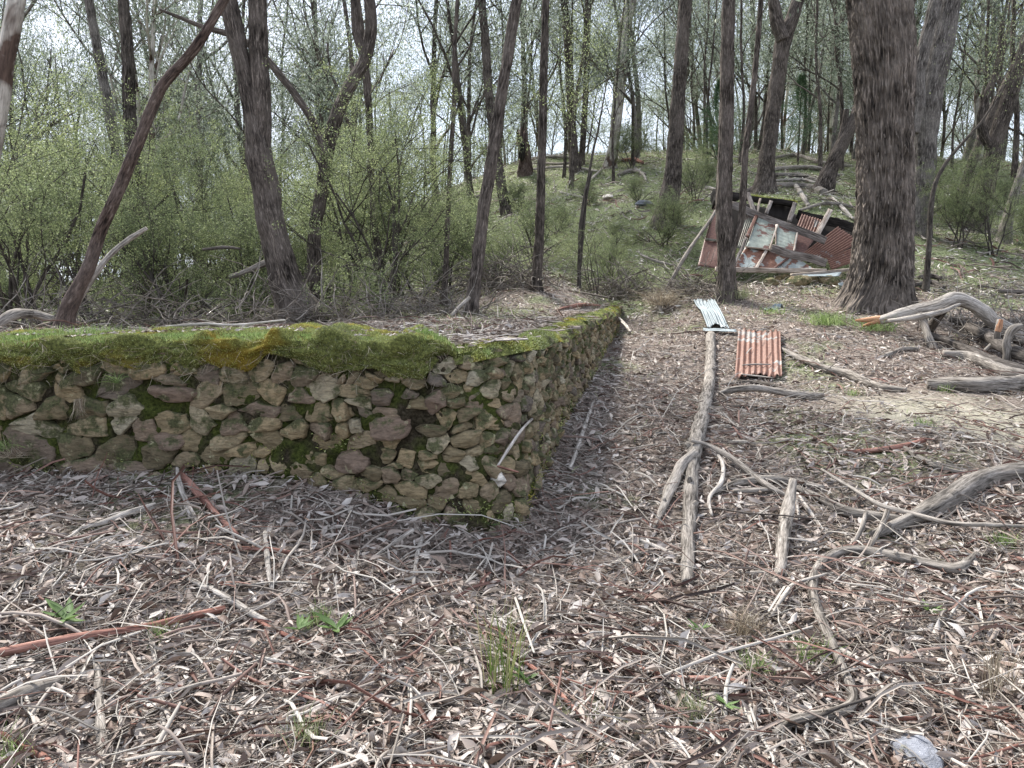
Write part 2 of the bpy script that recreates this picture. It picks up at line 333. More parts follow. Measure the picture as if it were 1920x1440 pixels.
def stone_mat(name, tint=None, mossy=.5):
    m, nt, n, l, b = NT(name); b.inputs['Roughness'].default_value = .9; b.inputs['Specular IOR Level'].default_value = .2
    t = n.new('ShaderNodeTexCoord'); co = t.outputs['Object']; g = n.new('ShaderNodeNewGeometry')
    if tint is None:
        c = ramp(n, l, g.outputs['Random Per Island'], [(0, (.10, .083, .052)), (.2, (.21, .168, .10)), (.4, (.30, .232, .135)), (.52, (.13, .11, .09)), (.68, (.2, .15, .108)), (.84, (.28, .228, .14)), (.95, (.31, .268, .185)), (1, (.35, .315, .23))])
    else: c = mixc(n, l, 0, tint, tint)
    mp = n.new('ShaderNodeMapping'); mp.inputs['Scale'].default_value = (1, 1, 3.2); mp.inputs['Rotation'].default_value = (.15, .1, 0); l.new(co, mp.inputs['Vector'])
    f = noi(n, l, mp.outputs[0], 17, 8, .72, .6); f2 = noi(n, l, co, 60, 4, .7)
    c = mixc(n, l, 1, c, ramp(n, l, f, [(.3, (.4, .38, .36)), (.5, (.95, .95, .95)), (.7, (1.5, 1.45, 1.4))]), 'MULTIPLY')
    # moss and pale lichen, in blotches, more where the stone faces up
    sp = n.new('ShaderNodeSeparateXYZ'); l.new(g.outputs['Normal'], sp.inputs[0])
    so = n.new('ShaderNodeSeparateXYZ'); l.new(co, so.inputs[0]); zr = n.new('ShaderNodeMapRange'); zr.inputs[1].default_value = .6; zr.inputs[2].default_value = 1.15; zr.inputs[4].default_value = .07; l.new(so.outputs['Z'], zr.inputs[0])
    zl = n.new('ShaderNodeMapRange'); zl.inputs[1].default_value = .35; zl.inputs[2].default_value = -.05; zl.inputs[4].default_value = .08; l.new(so.outputs['Z'], zl.inputs[0]); xl = n.new('ShaderNodeMapRange'); xl.inputs[1].default_value = -1.0; xl.inputs[2].default_value = -3.0; xl.inputs[4].default_value = .05; l.new(so.outputs['X'], xl.inputs[0])
    mo = math_(n, l, 'ADD', noi(n, l, co, 6.5, 5, .65), math_(n, l, 'MULTIPLY', sp.outputs['Z'], .10)); mo = math_(n, l, 'ADD', mo, zr.outputs[0]); mo = math_(n, l, 'ADD', mo, zl.outputs[0]); mo = math_(n, l, 'ADD', mo, xl.outputs[0])
    mfac = ramp(n, l, mo, [(mossy, (0, 0, 0)), (mossy + .09, (.95, .95, .95))])
    c = mixc(n, l, mfac, c, ramp(n, l, f2, [(.35, (.035, .038, .018)), (.6, (.095, .10, .045)), (.75, (.2, .195, .10))]))
    li = math_(n, l, 'ADD', noi(n, l, co, 11, 6, .7), math_(n, l, 'MULTIPLY', f2, .12))
    c = mixc(n, l, ramp(n, l, li, [(.66, (0, 0, 0)), (.72, (.8, .8, .8))]), c, (.36, .34, .21))
    l.new(c, b.inputs['Base Color'])
    bump(n, l, b, math_(n, l, 'ADD', f, math_(n, l, 'MULTIPLY', f2, .3)), .9, .025); return m
M['stone'] = stone_mat('rubble_stone', None, .56)
M['stone_pink'] = stone_mat('pink_brown_stone', (.19, .14, .105), .58)
M['stone_white'] = stone_mat('white_quartz_stone', (.62, .58, .52), .7)
M['stone_grey'] = stone_mat('blue_grey_stone', (.25, .26, .29), .72)
def mortar():
    m, nt, n, l, b = NT('earth_and_moss_joints'); b.inputs['Roughness'].default_value = 1; b.inputs['Specular IOR Level'].default_value = .05
    t = n.new('ShaderNodeTexCoord'); f = noi(n, l, t.outputs['Object'], 50, 5, .7); g = noi(n, l, t.outputs['Object'], 4, 3)
    a = ramp(n, l, f, [(.35, (.012, .01, .006)), (.7, (.075, .062, .042))]); c = ramp(n, l, f, [(.35, (.02, .025, .008)), (.6, (.065, .078, .02)), (.75, (.13, .14, .04))])
    l.new(mixc(n, l, ramp(n, l, g, [(.42, (0, 0, 0)), (.56, (1, 1, 1))]), a, c), b.inputs['Base Color']); bump(n, l, b, f, 1, .02); return m
M['mortar'] = mortar()
def metal_mat(name, base, rust, amt, scale=1.6, rough=.6):
    m, nt, n, l, b = NT(name); t = n.new('ShaderNodeTexCoord'); co = t.outputs['Object']
    f = noi(n, l, co, scale, 6, .68, .4); h = noi(n, l, co, 22, 5, .7); st = n.new('ShaderNodeMapping'); st.inputs['Scale'].default_value = (9, 2, 1.5); l.new(co, st.inputs[0])
    s = noi(n, l, st.outputs[0], 1.5, 4)
    r = ramp(n, l, h, [(.3, tuple(v * .5 for v in rust)), (.55, rust), (.72, (rust[0] * 1.5, rust[1] * 1.9, rust[2] * 2))])
    z = mixc(n, l, 1, ramp(n, l, h, [(.3, tuple(v * .7 for v in base)), (.7, base)]), ramp(n, l, s, [(.3, (.72, .72, .72)), (.6, (1, 1, 1))]), 'MULTIPLY')
    c = mixc(n, l, ramp(n, l, f, [(amt - .015, (1, 1, 1)), (amt + .015, (0, 0, 0))]), z, r)
    l.new(c, b.inputs['Base Color']); b.inputs['Roughness'].default_value = rough; b.inputs['Metallic'].default_value = .15
    bump(n, l, b, h, .3, .004); return m
M['rust'] = metal_mat('rusted_iron', (.27, .255, .235), (.15, .066, .042), .60)
M['rust_dark'] = metal_mat('dark_rusted_iron', (.18, .15, .13), (.11, .048, .034), .70)
M['rust_white'] = metal_mat('rust_under_flaking_paint', (.38, .42, .40), (.17, .075, .046), .54, 2.6)
M['paint_green'] = metal_mat('flaking_pale_green_paint', (.30, .335, .29), (.13, .06, .045), .45, 2.4)
M['lichen_iron'] = metal_mat('lichened_dull_iron', (.2, .2, .16), (.13, .10, .075), .5, 3)
M['galv'] = metal_mat('galvanised_iron', (.27, .315, .33), (.25, .14, .1), .33, 2.4, .5)
M['wood_grey'] = bark_mat('grey_plank', (.04, .034, .03), (.14, .12, .108), (.3, .27, .25), 40, 3, .7, .006)
M['wood_black'] = bark_mat('black_wood_and_shade', (.006, .006, .005), (.022, .019, .017), (.06, .052, .047), 40, 3, .7, .006)  # black boards; also paints the shade inside the hut and the stump
M['wood_pale'] = bark_mat('pale_plank', (.16, .12, .09), (.36, .3, .25), (.55, .49, .43), 40, 3, .6, .005)

# ------------------------------------------------------------------ ground sheet
def axis(a, b, c0, c1, fine, grow):
    v = [c0]; s = fine
    while v[-1] < c1: v.append(v[-1] + fine)
    s = fine
    while v[-1] < b: s *= grow; v.append(v[-1] + s)
    s = fine; w = [c0]
    while w[-1] > a: s *= grow; w.append(w[-1] - s)
    return np.array(w[:0:-1] + v)
gx = axis(-260, 260, -4.5, 7.5, .07, 1.06); gy = axis(-14, 420, 1.5, 17, .07, 1.05)
X, Y = np.meshgrid(gx, gy); Z = H(X.ravel(), Y.ravel()).reshape(X.shape)
nx, ny = len(gx), len(gy); i = (np.arange(ny - 1)[:, None] * nx + np.arange(nx - 1)[None, :]).ravel()
g = mk('ground', np.stack([X, Y, Z], -1).reshape(-1, 3), np.stack([i, i + 1, i + nx + 1, i + nx], -1), M['ground'], smooth_=True)
tag(g, kind='structure')
def gnormal(x, y):
    e = .08; h0 = H(x, y); return nrm(np.stack([-(H(x + e, y) - h0) / e, -(H(x, y + e) - h0) / e, np.ones_like(x)], -1)), h0

# ------------------------------------------------------------------ the dry-stone wall
WP = catmull(WALL[1:16], 900); seg = np.linalg.norm(np.diff(WP, axis=0), axis=1); WS = np.concatenate([[0], np.cumsum(seg)]); WL = WS[-1]
WT = nrm(np.gradient(WP, axis=0)); WN = np.stack([WT[:, 1], -WT[:, 0]], -1)
def wall_pt(s, z, o):
    """s along the wall, z height, o outwards -> world"""
    s = np.asarray(s, float); z = np.asarray(z, float); o = np.asarray(o, float)
    px = np.interp(s, WS, WP[:, 0]); py = np.interp(s, WS, WP[:, 1]); nx_ = np.interp(s, WS, WN[:, 0]); ny_ = np.interp(s, WS, WN[:, 1])
    w = np.clip((1.22 - z) / 1.2, 0, 1.6); return np.stack([px + nx_ * o + np.interp(s, DS, DV[:, 0]) * w, py + ny_ * o + np.interp(s, DS, DV[:, 1]) * w, z], -1)
_D = [(-6, 5.1, 0, -.12), (-1.5, 4.85, 0, -.12), (-.8, 4.77, 0, -.17), (-.42, 4.84, 0, -.36), (-.2, 4.98, .03, -.50), (0, 5.2, .07, -.58), (.15, 5.55, .04, -.34), (.28, 6.0, .03, -.08), (.9, 8.9, .07, -.02), (2.3, 15.6, .07, -.02)]
DS = np.array([WS[np.argmin(np.hypot(WP[:, 0] - a, WP[:, 1] - b_))] for a, b_, _, _ in _D]); DV = np.array([d[2:] for d in _D])
SC = WS[np.argmin(np.abs(WP[:, 0] + .1) + np.abs(WP[:, 1] - 5.07))]
SSTEP = WS[np.argmin(np.abs(WP[:, 0] + .37) + 0 * WP[:, 1] + (WP[:, 1] > 6) * 9)]
S0 = WS[np.argmin(np.abs(WP[:, 0] + 6.2))]
def ztop(s): return 1.19 + .02 * np.sin(s * 2.1) + .012 * np.sin(s * 5.3) + .07 * smooth(SC + 7, WL, s)
rg = np.random.default_rng(3)
seeds = []
def size_at(s): # (width, height) of the stones
    d = np.clip((s - (SSTEP - 3.0)) / 2.6, 0, 1); return .36 - .21 * d, .175 - .075 * d
s_ranges = [(S0, SSTEP - 2.0, .27, .135), (SSTEP - 2.0, SSTEP - .8, .19, .105), (SSTEP - .8, SC + 2.5, .135, .08), (SC + 2.5, WL, .15, .09)]
for a, b_, w, h in s_ranges:
    z = -.25
    while z < 1.24:
        hh = h * rg.uniform(.6, 1.35); s = a - rg.uniform(0, w)
        while s < b_:
            ww = w * rg.lognormal(0, .42); 
            if s > a - .02: seeds.append((s + ww / 2, z + hh / 2 + rg.normal(0, h * .2)))
            s += ww
        z += hh
seeds = np.array(seeds); AN = 1.65; seeds[:, 1] += rg.normal(0, .014, len(seeds)); PW = rg.normal(0, .0009, len(seeds))
sc_ = seeds * np.array([1 / AN, 1])
def clip(poly, m, nv):
    out = []; d = [(p - m) @ nv for p in poly]
    for k in range(len(poly)):
        p, q, dp, dq = poly[k], poly[(k + 1) % len(poly)], d[k], d[(k + 1) % len(poly)]
        if dp <= 0: out.append(p)
        if (dp <= 0) != (dq <= 0): out.append(p + (q - p) * (dp / (dp - dq)))
    return out
def stone_mesh(buf, poly, rg, big=1.0, prot=None):
    poly = np.array(poly); c = poly.mean(0); 
    # resample outline
    e = np.linalg.norm(np.diff(np.vstack([poly, poly[:1]]), axis=0), axis=1); L = np.concatenate([[0], np.cumsum(e)]); n = 22
    u = np.linspace(0, L[-1], n, endpoint=False); pc = np.vstack([poly, poly[:1]])
    o = np.stack([np.interp(u, L, pc[:, 0]), np.interp(u, L, pc[:, 1])], -1)
    o = .08 * np.roll(o, 1, 0) + .84 * o + .08 * np.roll(o, -1, 0)
    sz = math.sqrt(max(e.sum(), .01) ** 2 / 16)
    for _ in range(rg.integers(2, 5)):   # knock corners off
        a_ = rg.uniform(0, 6.28); nv_ = np.array([math.cos(a_), math.sin(a_)]); pj = (o - c) @ nv_; lim = pj.max() * rg.uniform(.66, .95); o = o - np.clip(pj - lim, 0, None)[:, None] * nv_
    o = c + (o - c) * (1 - .005 / max(sz, .03)) * rg.uniform(1.0, 1.09); o += rg.normal(0, .022 * sz, o.shape)
    pr = prot if prot is not None else rg.choice([rg.uniform(.02, .04), rg.uniform(.04, .085)]) * big
    pl = [(rg.normal(0, .55), rg.normal(0, .75), rg.uniform(-.1, .5)) for _ in range(4)]
    tl = rg.normal(0, .17, 2); V = []
    rings = [(1.0, -.10), (1.01, .3), (.975, .82), (.90, .98), (.62, 1.0), (.3, 1.0)]
    sd = rg.uniform(0, 50)
    for f, hgt in rings:
        q = c + (o - c) * f; r = (q - c)
        fac = np.min([1 - p[2] * .5 + (r[:, 0] * p[0] + r[:, 1] * p[1]) / sz for p in pl], 0) if hgt > .5 else 1
        dd = pr * hgt * np.clip(fac, .3, 1.2) + (r @ tl) * (.7 if hgt > .5 else .2)
        dd = dd + (fbm(np.stack([q[:, 0] * 16 + sd, q[:, 1] * 55 + q[:, 0] * 9, q[:, 0] * 0], -1), 2) * .008 * (hgt > .1))
        V.append(wall_pt(q[:, 0], q[:, 1], dd - .01 if hgt > 0 else np.full(n, -.09)))
    V.append(wall_pt(c[:1], c[1:2], np.array([pr * np.clip(min(1 - p[2] * .5 for p in pl), .3, 1.2)])))
    V = np.vstack(V); Q = []; T = []
    for k in range(len(rings) - 1):
        for j in range(n): Q.append((k * n + j, k * n + (j + 1) % n, (k + 1) * n + (j + 1) % n, (k + 1) * n + j))
    m = len(rings) * n; k = len(rings) - 1
    T = [(k * n + j, k * n + (j + 1) % n, m) for j in range(n)]
    buf.add(V, Q, T)
wall = empty('stone_wall', wall_pt(SC, 0.0, 0)[()] if False else tuple(wall_pt(SC, 0.0, 0)), 'mossy dry-stone retaining wall of brown rubble, curving back from its rounded corner', 'wall')
WO = np.array(wall.location)
special = {  # (px,py) -> material, label: stones that stand out in the photograph
    (318, 740): ('stone_pink', 'long red-brown block high in the left part of the wall'),
    (655, 866): ('stone_pink', 'large smooth oval pink-brown stone low in the wall'),
    (818, 755): ('stone_pink', 'upright dark red-brown stone beside the corner'),
    (938, 896): ('stone_white', 'white quartz stone low on the corner'),
    (715, 745): ('stone', 'square tan block near the middle of the wall'),
    (730, 805): ('stone_pink', 'broad tan stone with an orange patch'),
    (310, 830): ('stone_pink', 'pointed oval brown stone near the foot of the wall')}
sp_sz = {0: (.36, .115), 1: (.265, .15), 2: (.14, .18), 3: (.10, .13), 4: (.17, .12), 5: (.33, .15), 6: (.26, .13)}
def wall_sz(px, py):
    best = None
    ss = np.linspace(S0, WL, 1500)
    d = ray(px, py)
    for k in range(1):
        zz = np.linspace(-.1, 1.2, 140); SS, ZZ = np.meshgrid(ss, zz); P = wall_pt(SS, ZZ, 0 * SS + .03)
        v = P - np.array([0, 0, CAMZ]); dn = d / np.linalg.norm(d); t = v @ dn; pe = np.linalg.norm(v - t[..., None] * dn, axis=-1) + .0 * t
        pe = np.where(t < 12, pe, 9); q = np.unravel_index(np.argmin(pe), pe.shape); return SS[q], ZZ[q]
sb = Buf(); reserved = []
for k, ((px, py), (mname, lab)) in enumerate(special.items()):
    s_, z_ = wall_sz(px, py); w, h = sp_sz[k]; reserved.append((s_, z_, w, h))
    a = np.linspace(0, 2 * np.pi, 14, endpoint=False); ex = .75 if k in (0, 4) else .95
    poly = np.stack([s_ + w / 2 * np.sign(np.cos(a)) * np.abs(np.cos(a)) ** ex, z_ + h / 2 * np.sign(np.sin(a)) * np.abs(np.sin(a)) ** ex], -1)
    bb = Buf(); stone_mesh(bb, poly, rg, 1, .085); o = bb.build('stone', M[mname], wall, False, WO); o['label'] = lab
for q in range(len(seeds)):
    c = sc_[q]; d = np.linalg.norm(sc_ - c, axis=1); nb = np.argsort(d)[1:22]
    poly = [c + np.array(v) for v in ((-.4, -.3), (.4, -.3), (.4, .3), (-.4, .3))]
    for j in nb:
        dv = sc_[j] - c; d2 = dv @ dv; poly = clip(poly, c + dv * (.5 + np.clip((PW[q] - PW[j]) / (2 * d2), -.28, .28)), dv)
        if len(poly) < 3: break
    if len(poly) < 3: continue
    poly = np.array(poly) * np.array([AN, 1]); cc = poly.mean(0)
    if any(abs(cc[0] - r[0]) < r[2] * .5 and abs(cc[1] - r[1]) < r[3] * .55 for r in reserved): continue
    if cc[1] > ztop(cc[0]) + .01: continue
    an_ = rg.normal(0, .2); ro = np.array([[math.cos(an_), -math.sin(an_)], [math.sin(an_), math.cos(an_)]]); poly = cc + (poly - cc) @ ro.T * rg.uniform(.97, 1.07)
    poly[:, 1] = np.minimum(poly[:, 1], ztop(poly[:, 0]) + .012)
    stone_mesh(sb, poly, rg)
sb.build('stonework', M['stone'], wall, False, WO)
# core behind the stones: lumpy earth and moss filling, up over the top and down the back
ss = np.linspace(S0, WL, 760); zz = np.linspace(-.35, 1, 46); SS, ZZ = np.meshgrid(ss, zz, indexing='ij')
ZZ = ZZ * 0 + np.where(ZZ < 1, -.35 + (ZZ + .35) / 1.35 * (ztop(SS) + .35), ztop(SS))
Pn = wall_pt(SS, ZZ, -.012 + .035 * fbm(np.stack([SS * 7, ZZ * 9, 0 * SS], -1), 3) + .012 * fbm(np.stack([SS * 30, ZZ * 30, 0 * SS], -1), 2))
back = [wall_pt(ss, ztop(ss) + .012 * fbm(np.stack([ss * 9, ss * 0 + o * 9, ss * 0], -1), 3) + (0 if o > -.5 else -.6), np.full_like(ss, o)) for o in (-.08, -.16, -.26, -.36, -.48, -.56)]
V = np.concatenate([Pn, np.stack(back, 1)], 1); a, b_ = V.shape[:2]; i = (np.arange(a - 1)[:, None] * b_ + np.arange(b_ - 1)[None]).ravel()
mk('joint_filling', V.reshape(-1, 3) - WO, np.stack([i, i + b_, i + b_ + 1, i + 1], -1), M['mortar'], wall, True)
# moss cushions
def sheet_from(ss, prof, name, mat, ends=True):
    V = prof; a, b_ = V.shape[:2]; i = (np.arange(a - 1)[:, None] * b_ + np.arange(b_ - 1)[None]).ravel()
    F_ = np.stack([i, i + b_, i + b_ + 1, i + 1], -1); return V.reshape(-1, 3), F_
def sample(V, F_, n, rg):
    a, b_, c, d = V[F_[:, 0]], V[F_[:, 1]], V[F_[:, 2]], V[F_[:, 3]]; nn = np.cross(c - a, d - b_); ar = np.linalg.norm(nn, axis=1); k = rg.choice(len(F_), n, p=ar / ar.sum())
    u, v = rg.random(n)[:, None], rg.random(n)[:, None]; return (a[k] * (1 - u) + b_[k] * u) * (1 - v) + (d[k] * (1 - u) + c[k] * u) * v, nrm(nn[k])
def blades(pos, dirs, L, W, rg, bend=.4, seg=2):
    """flat tapering blades; pos,dirs (N,3); L,W (N,)"""
    n = len(pos); side = nrm(np.cross(dirs, rg.normal(size=(n, 3)))); dn = nrm(dirs); bd = nrm(rg.normal(size=(n, 3)) * [1, 1, .3]) * bend
    if seg == 1:
        V = np.stack([pos - side * W[:, None] / 2, pos + side * W[:, None] / 2, pos + dn * L[:, None]], 1); F_ = np.arange(n * 3).reshape(-1, 3); return V.reshape(-1, 3), None, F_
    m = pos + dn * L[:, None] * .55 + bd * L[:, None] * .12; t = pos + dn * L[:, None] * .9 + bd * L[:, None] * .6; t[:, 2] -= bend * L * .12
    V = np.stack([pos - side * W[:, None] / 2, pos + side * W[:, None] / 2, m + side * W[:, None] * .42, m - side * W[:, None] * .42, t], 1)
    b0 = np.arange(n) * 5; return V.reshape(-1, 3), np.stack([b0, b0 + 1, b0 + 2, b0 + 3], -1), np.stack([b0 + 3, b0 + 2, b0 + 4], -1)
def tri_build(name, parts, mat, parent=None, origin=None):
    b = Buf()
    for V, Q, T in parts: b.add(V, Q, T)
    return b.build(name, mat, parent, False, origin)
ss = np.linspace(S0, SSTEP + .03, 420); endf = smooth(SSTEP + .05, SSTEP - .25, ss)
low = 1.065 + .06 * vnoise(np.stack([ss * 2.2, ss * 0, ss * 0], -1)) + .06 * vnoise(np.stack([ss * 7, ss * 0 + 3, ss * 0], -1)) - .02 * smooth(SSTEP - 1.4, SSTEP - .6, ss) + .10 * smooth(SSTEP - .35, SSTEP, ss)
low = low - .16 * smooth(SSTEP - 3.0, SSTEP - 4.0, ss)
zt = 1.265 + .035 * vnoise(np.stack([ss * 1.7, ss * 0, ss * 0 + 5], -1)) + .018 * vnoise(np.stack([ss * 6, ss * 0, ss * 0 + 5], -1)) - .13 * (1 - endf) ** 2 + .035 * smooth(SSTEP - 2.2, SSTEP - .9, ss)
prof = []
for t in np.linspace(0, 1, 38):
    if t < .35: o = -.62 + t / .35 * .62; z = zt + .015 * math.sin(t * 9) - .07 * (t < .02)
    elif t < .5: q = (t - .35) / .15; o = 0 + .085 * math.sin(q * math.pi / 2) ** .8; z = zt - .07 * q ** 2
    else: q = (t - .5) / .5; o = .085 - .06 * q ** 2; z = (zt - .07) * (1 - q) + low * q
    nz = fbm(np.stack([ss * 6, np.full_like(ss, t * 8), ss * 0], -1), 4) * .034
    P = wall_pt(ss, z, (o + (nz if t > .3 else nz * 0)) - .10 * (1 - endf)); P[:, 2] += nz * (t < .5); prof.append(P)
prof.append(wall_pt(ss, low + .03, -.05 + 0 * ss))
prof = np.stack(prof, 1); prof[-1] = prof[-2] + (prof[-1, :, :] - prof[-2, :, :]) * 0; prof[-1, :, 2] = 1.12; prof[-1, :, 0] = prof[-2, :, 0].mean()
CV, CF = sheet_from(ss, prof, 'moss_cap', M['moss'])
mk('moss_cap', CV - WO, CF, M['moss'], wall, True)
rg = np.random.default_rng(21)
P, N_ = sample(CV, CF, 150000, rg); N_ = np.where((N_[:, 2:] < -.2), -N_, N_)
top = N_[:, 2] > .75; dirs = nrm(N_ + rg.normal(0, .5, P.shape) + np.array([0, 0, -.25]) * (~top)[:, None] + np.array([0, 0, .5]) * top[:, None])
k_ = (fb2(P[:, 0], P[:, 2] * 1.3, 5.0, 3, 2.) > -.42) | (N_[:, 2] > .6); P, N_, dirs = P[k_], N_[k_], dirs[k_]
tri_build('moss_tufts', [blades(P - N_ * .004, dirs, rg.uniform(.006, .02, len(P)), rg.uniform(.002, .005, len(P)), rg, seg=1)], M['moss_hair'], wall, WO)
# short bright grass on the cap, thin hanging stalks in front
sel = rg.random(len(P)) < .0; 
n = 30000; s_ = rg.uniform(S0, SSTEP, n); o_ = rg.uniform(-.55, .08, n); keep = fb2(s_, o_ * 2, 2.2, 2) > -.1; s_, o_ = s_[keep], o_[keep]
Pg = wall_pt(s_, np.interp(s_, ss, zt) - .012 - np.clip(o_, 0, 1) * .3, o_)
gr = tri_build('grass', [blades(Pg, nrm(rg.normal(0, .35, Pg.shape) + [0, -.15, 1]), rg.uniform(.012, .036, len(Pg)) * (1 + 1.1 * (fb2(s_, o_, 1.3, 2, 4) > .25)), rg.uniform(.002, .0045, len(Pg)), rg)], M['grass'])
tag(gr, 'short bright green grass growing along the top of the wall', 'grass', kind='stuff')
n = 1500; s_ = rg.uniform(S0, SSTEP, n); z_ = rg.uniform(.98, 1.26, n); Pd = wall_pt(s_, z_, .085 - (1.25 - z_) * .1)
out = np.stack([np.interp(s_, WS, WN[:, 0]), np.interp(s_, WS, WN[:, 1]), 0 * s_], -1)
tag(tri_build('dry_stalks', [blades(Pd, nrm(out * .5 + rg.normal(0, .6, Pd.shape) + [0, 0, -.5]), rg.uniform(.03, .13, n), rg.uniform(.0015, .003, n), rg, .9)], M['grass_dry']),
    'dry pale stalks hanging out of the moss on the wall', 'dry grass', kind='stuff')
# lower moss strip along the top of the receding part
ss2 = np.linspace(SSTEP - .02, WL, 420); wdt = .30 + .12 * vnoise(np.stack([ss2 * 1.4, ss2 * 0, ss2 * 0], -1))
pr2 = []
for t in np.linspace(0, 1, 16):
    o = -wdt + t * (wdt + .035); hgt = .034 * np.sin(np.clip(t * math.pi, 0, math.pi)) * (1 + .9 * fbm(np.stack([ss2 * 5, np.full_like(ss2, t * 5), ss2 * 0], -1), 2))
    pr2.append(wall_pt(ss2, ztop(ss2) - .012 + hgt - .05 * max(0, t - .85) / .15, o))
V2, F2 = sheet_from(ss2, np.stack(pr2, 1), '', None)
mk('moss_strip', V2 - WO, F2, M['moss'], wall, True)
P, N_ = sample(V2, F2, 60000, rg); k_ = fb2(P[:, 0], P[:, 1], 3.0, 3, 6.) > -.12; P, N_ = P[k_], N_[k_]
N_ = np.where(N_[:, 2:] < 0, -N_, N_)
tri_build('moss_tufts', [blades(P, nrm(N_ + rg.normal(0, .5, P.shape)), rg.uniform(.01, .03, len(P)), rg.uniform(.004, .009, len(P)), rg, seg=1)], M['moss_hair'], wall, WO)
# moss in joints and at the wall's foot
n = 60000; s_ = rg.uniform(S0, WL, n); z_ = rg.uniform(-.05, 1.15, n); gzz = H(*(wall_pt(s_, z_, .12 + 0 * s_)[:, :2].T))
den = fb2(s_, z_, 3.0, 3, 8) * .6 + .75 * smooth(.3, .0, z_ - gzz); den = den + 1.0 * np.exp(-((s_ - SC + .3) / .55) ** 2) * smooth(.42, .12, z_); keep = (den > .52) & (z_ > gzz - .03); s_, z_ = s_[keep], z_[keep]
out = np.stack([np.interp(s_, WS, WN[:, 0]), np.interp(s_, WS, WN[:, 1]), 0 * s_], -1)
Pj = wall_pt(s_, z_, rg.uniform(0, .03, len(s_)))
tri_build('joint_moss', [blades(Pj, nrm(out + rg.normal(0, .6, Pj.shape) + [0, 0, .2]), rg.uniform(.01, .03, len(s_)), rg.uniform(.004, .01, len(s_)), rg, seg=1)], M['moss_hair'], wall, WO)

# ------------------------------------------------------------------ leaf litter, twigs and bark
def leaf_template(rg, L=1.0, n=5):
    t = np.linspace(0, 1, n); w = .5 * np.sin(np.pi * t ** .8) ** .8 * (1 - .35 * t); w[0] = .04; w[-1] = .01
    bend = rg.normal(0, .35); curl = rg.normal(.12, .28); fold = rg.uniform(-.5, .9); tw = rg.normal(0, .8)
    V = []
    for k in range(n):
        x = t[k] - .5; y0 = bend * (x * x - .25) ; z0 = curl * (.25 - x * x) * 1.3
        for s in (-1, 0, 1):
            a = tw * x; yy, zz_ = s * w[k], abs(s) * w[k] * fold
            V.append((x, y0 + (yy * math.cos(a) - zz_ * math.sin(a)), z0 + (yy * math.sin(a) + zz_ * math.cos(a))))
    V = np.array(V); F_ = [(k * 3 + j, k * 3 + j + 1, k * 3 + 4 + j, k * 3 + 3 + j) for k in range(n - 1) for j in (0, 1)]
    return V, np.array(F_)
def strip_template(rg, n=7):
    t = np.linspace(-.5, .5, n); ph = rg.uniform(0, 6); cur = rg.uniform(.5, 2.2); amp = rg.normal(0, .05); tw = rg.normal(0, 1.6); V = []
    for k in range(n):
        y0 = amp * math.sin(t[k] * 4 + ph); z0 = .04 * math.sin(t[k] * 7 + ph * 2)
        for a in (-1, -.35, .35, 1):
            ang = a * cur + tw * t[k]; wv = 1 - .5 * abs(t[k] * 1.6) ** 3
            V.append((t[k], y0 * .0 + math.sin(ang) * wv, (math.cos(ang) - 1) * wv + 0 * z0, y0, z0))
    V = np.array(V); return V, np.array([(k * 4 + j, k * 4 + j + 1, k * 4 + 5 + j, k * 4 + 4 + j) for k in range(n - 1) for j in (0, 1, 2)])
def twig_template(rg, n=7, sides=4):
    t = np.linspace(-.5, .5, n); y = np.cumsum(rg.normal(0, .03, n)); z = np.cumsum(rg.normal(0, .02, n)); y += rg.normal(0, .2) * (t * t); y -= y.mean(); z -= z.mean(); V = []
    for k in range(n):
        r = 1 - .5 * (t[k] + .5)
        for a in range(sides): V.append((t[k], math.cos(a * 2 * math.pi / sides) * r, math.sin(a * 2 * math.pi / sides) * r, y[k], z[k]))
    return np.array(V), np.array([(k * sides + j, k * sides + (j + 1) % sides, (k + 1) * sides + (j + 1) % sides, (k + 1) * sides + j) for k in range(n - 1) for j in range(sides)])
def place(rg, xy, tilt, lift, thick=None):
    x, y = xy[:, 0], xy[:, 1]; N_, h = gnormal(x, y); n = len(x); a = rg.uniform(0, 2 * np.pi, n)
    d = np.stack([np.cos(a), np.sin(a), 0 * a], -1); N2 = nrm(N_ + rg.normal(0, tilt, N_.shape)); d = nrm(d - (d * N2).sum(-1, keepdims=True) * N2)
    return np.stack([x, y, h + lift], -1), d, N2
def scatter_band(rg, n, y0, y1, power=1.6, pad=.9, hw=.76):
    u = rg.random(n); k = 2 - power
    y = (y0 ** k + u * (y1 ** k - y0 ** k)) ** (1 / k) if abs(k) > 1e-3 else y0 * (y1 / y0) ** u
    x = (rg.random(n) * 2 - 1) * (hw * y + pad); return np.stack([x, y], -1)
def clay(xy): return np.hypot(xy[:, 0] - 4.3, (xy[:, 1] - 6.9) * .75)
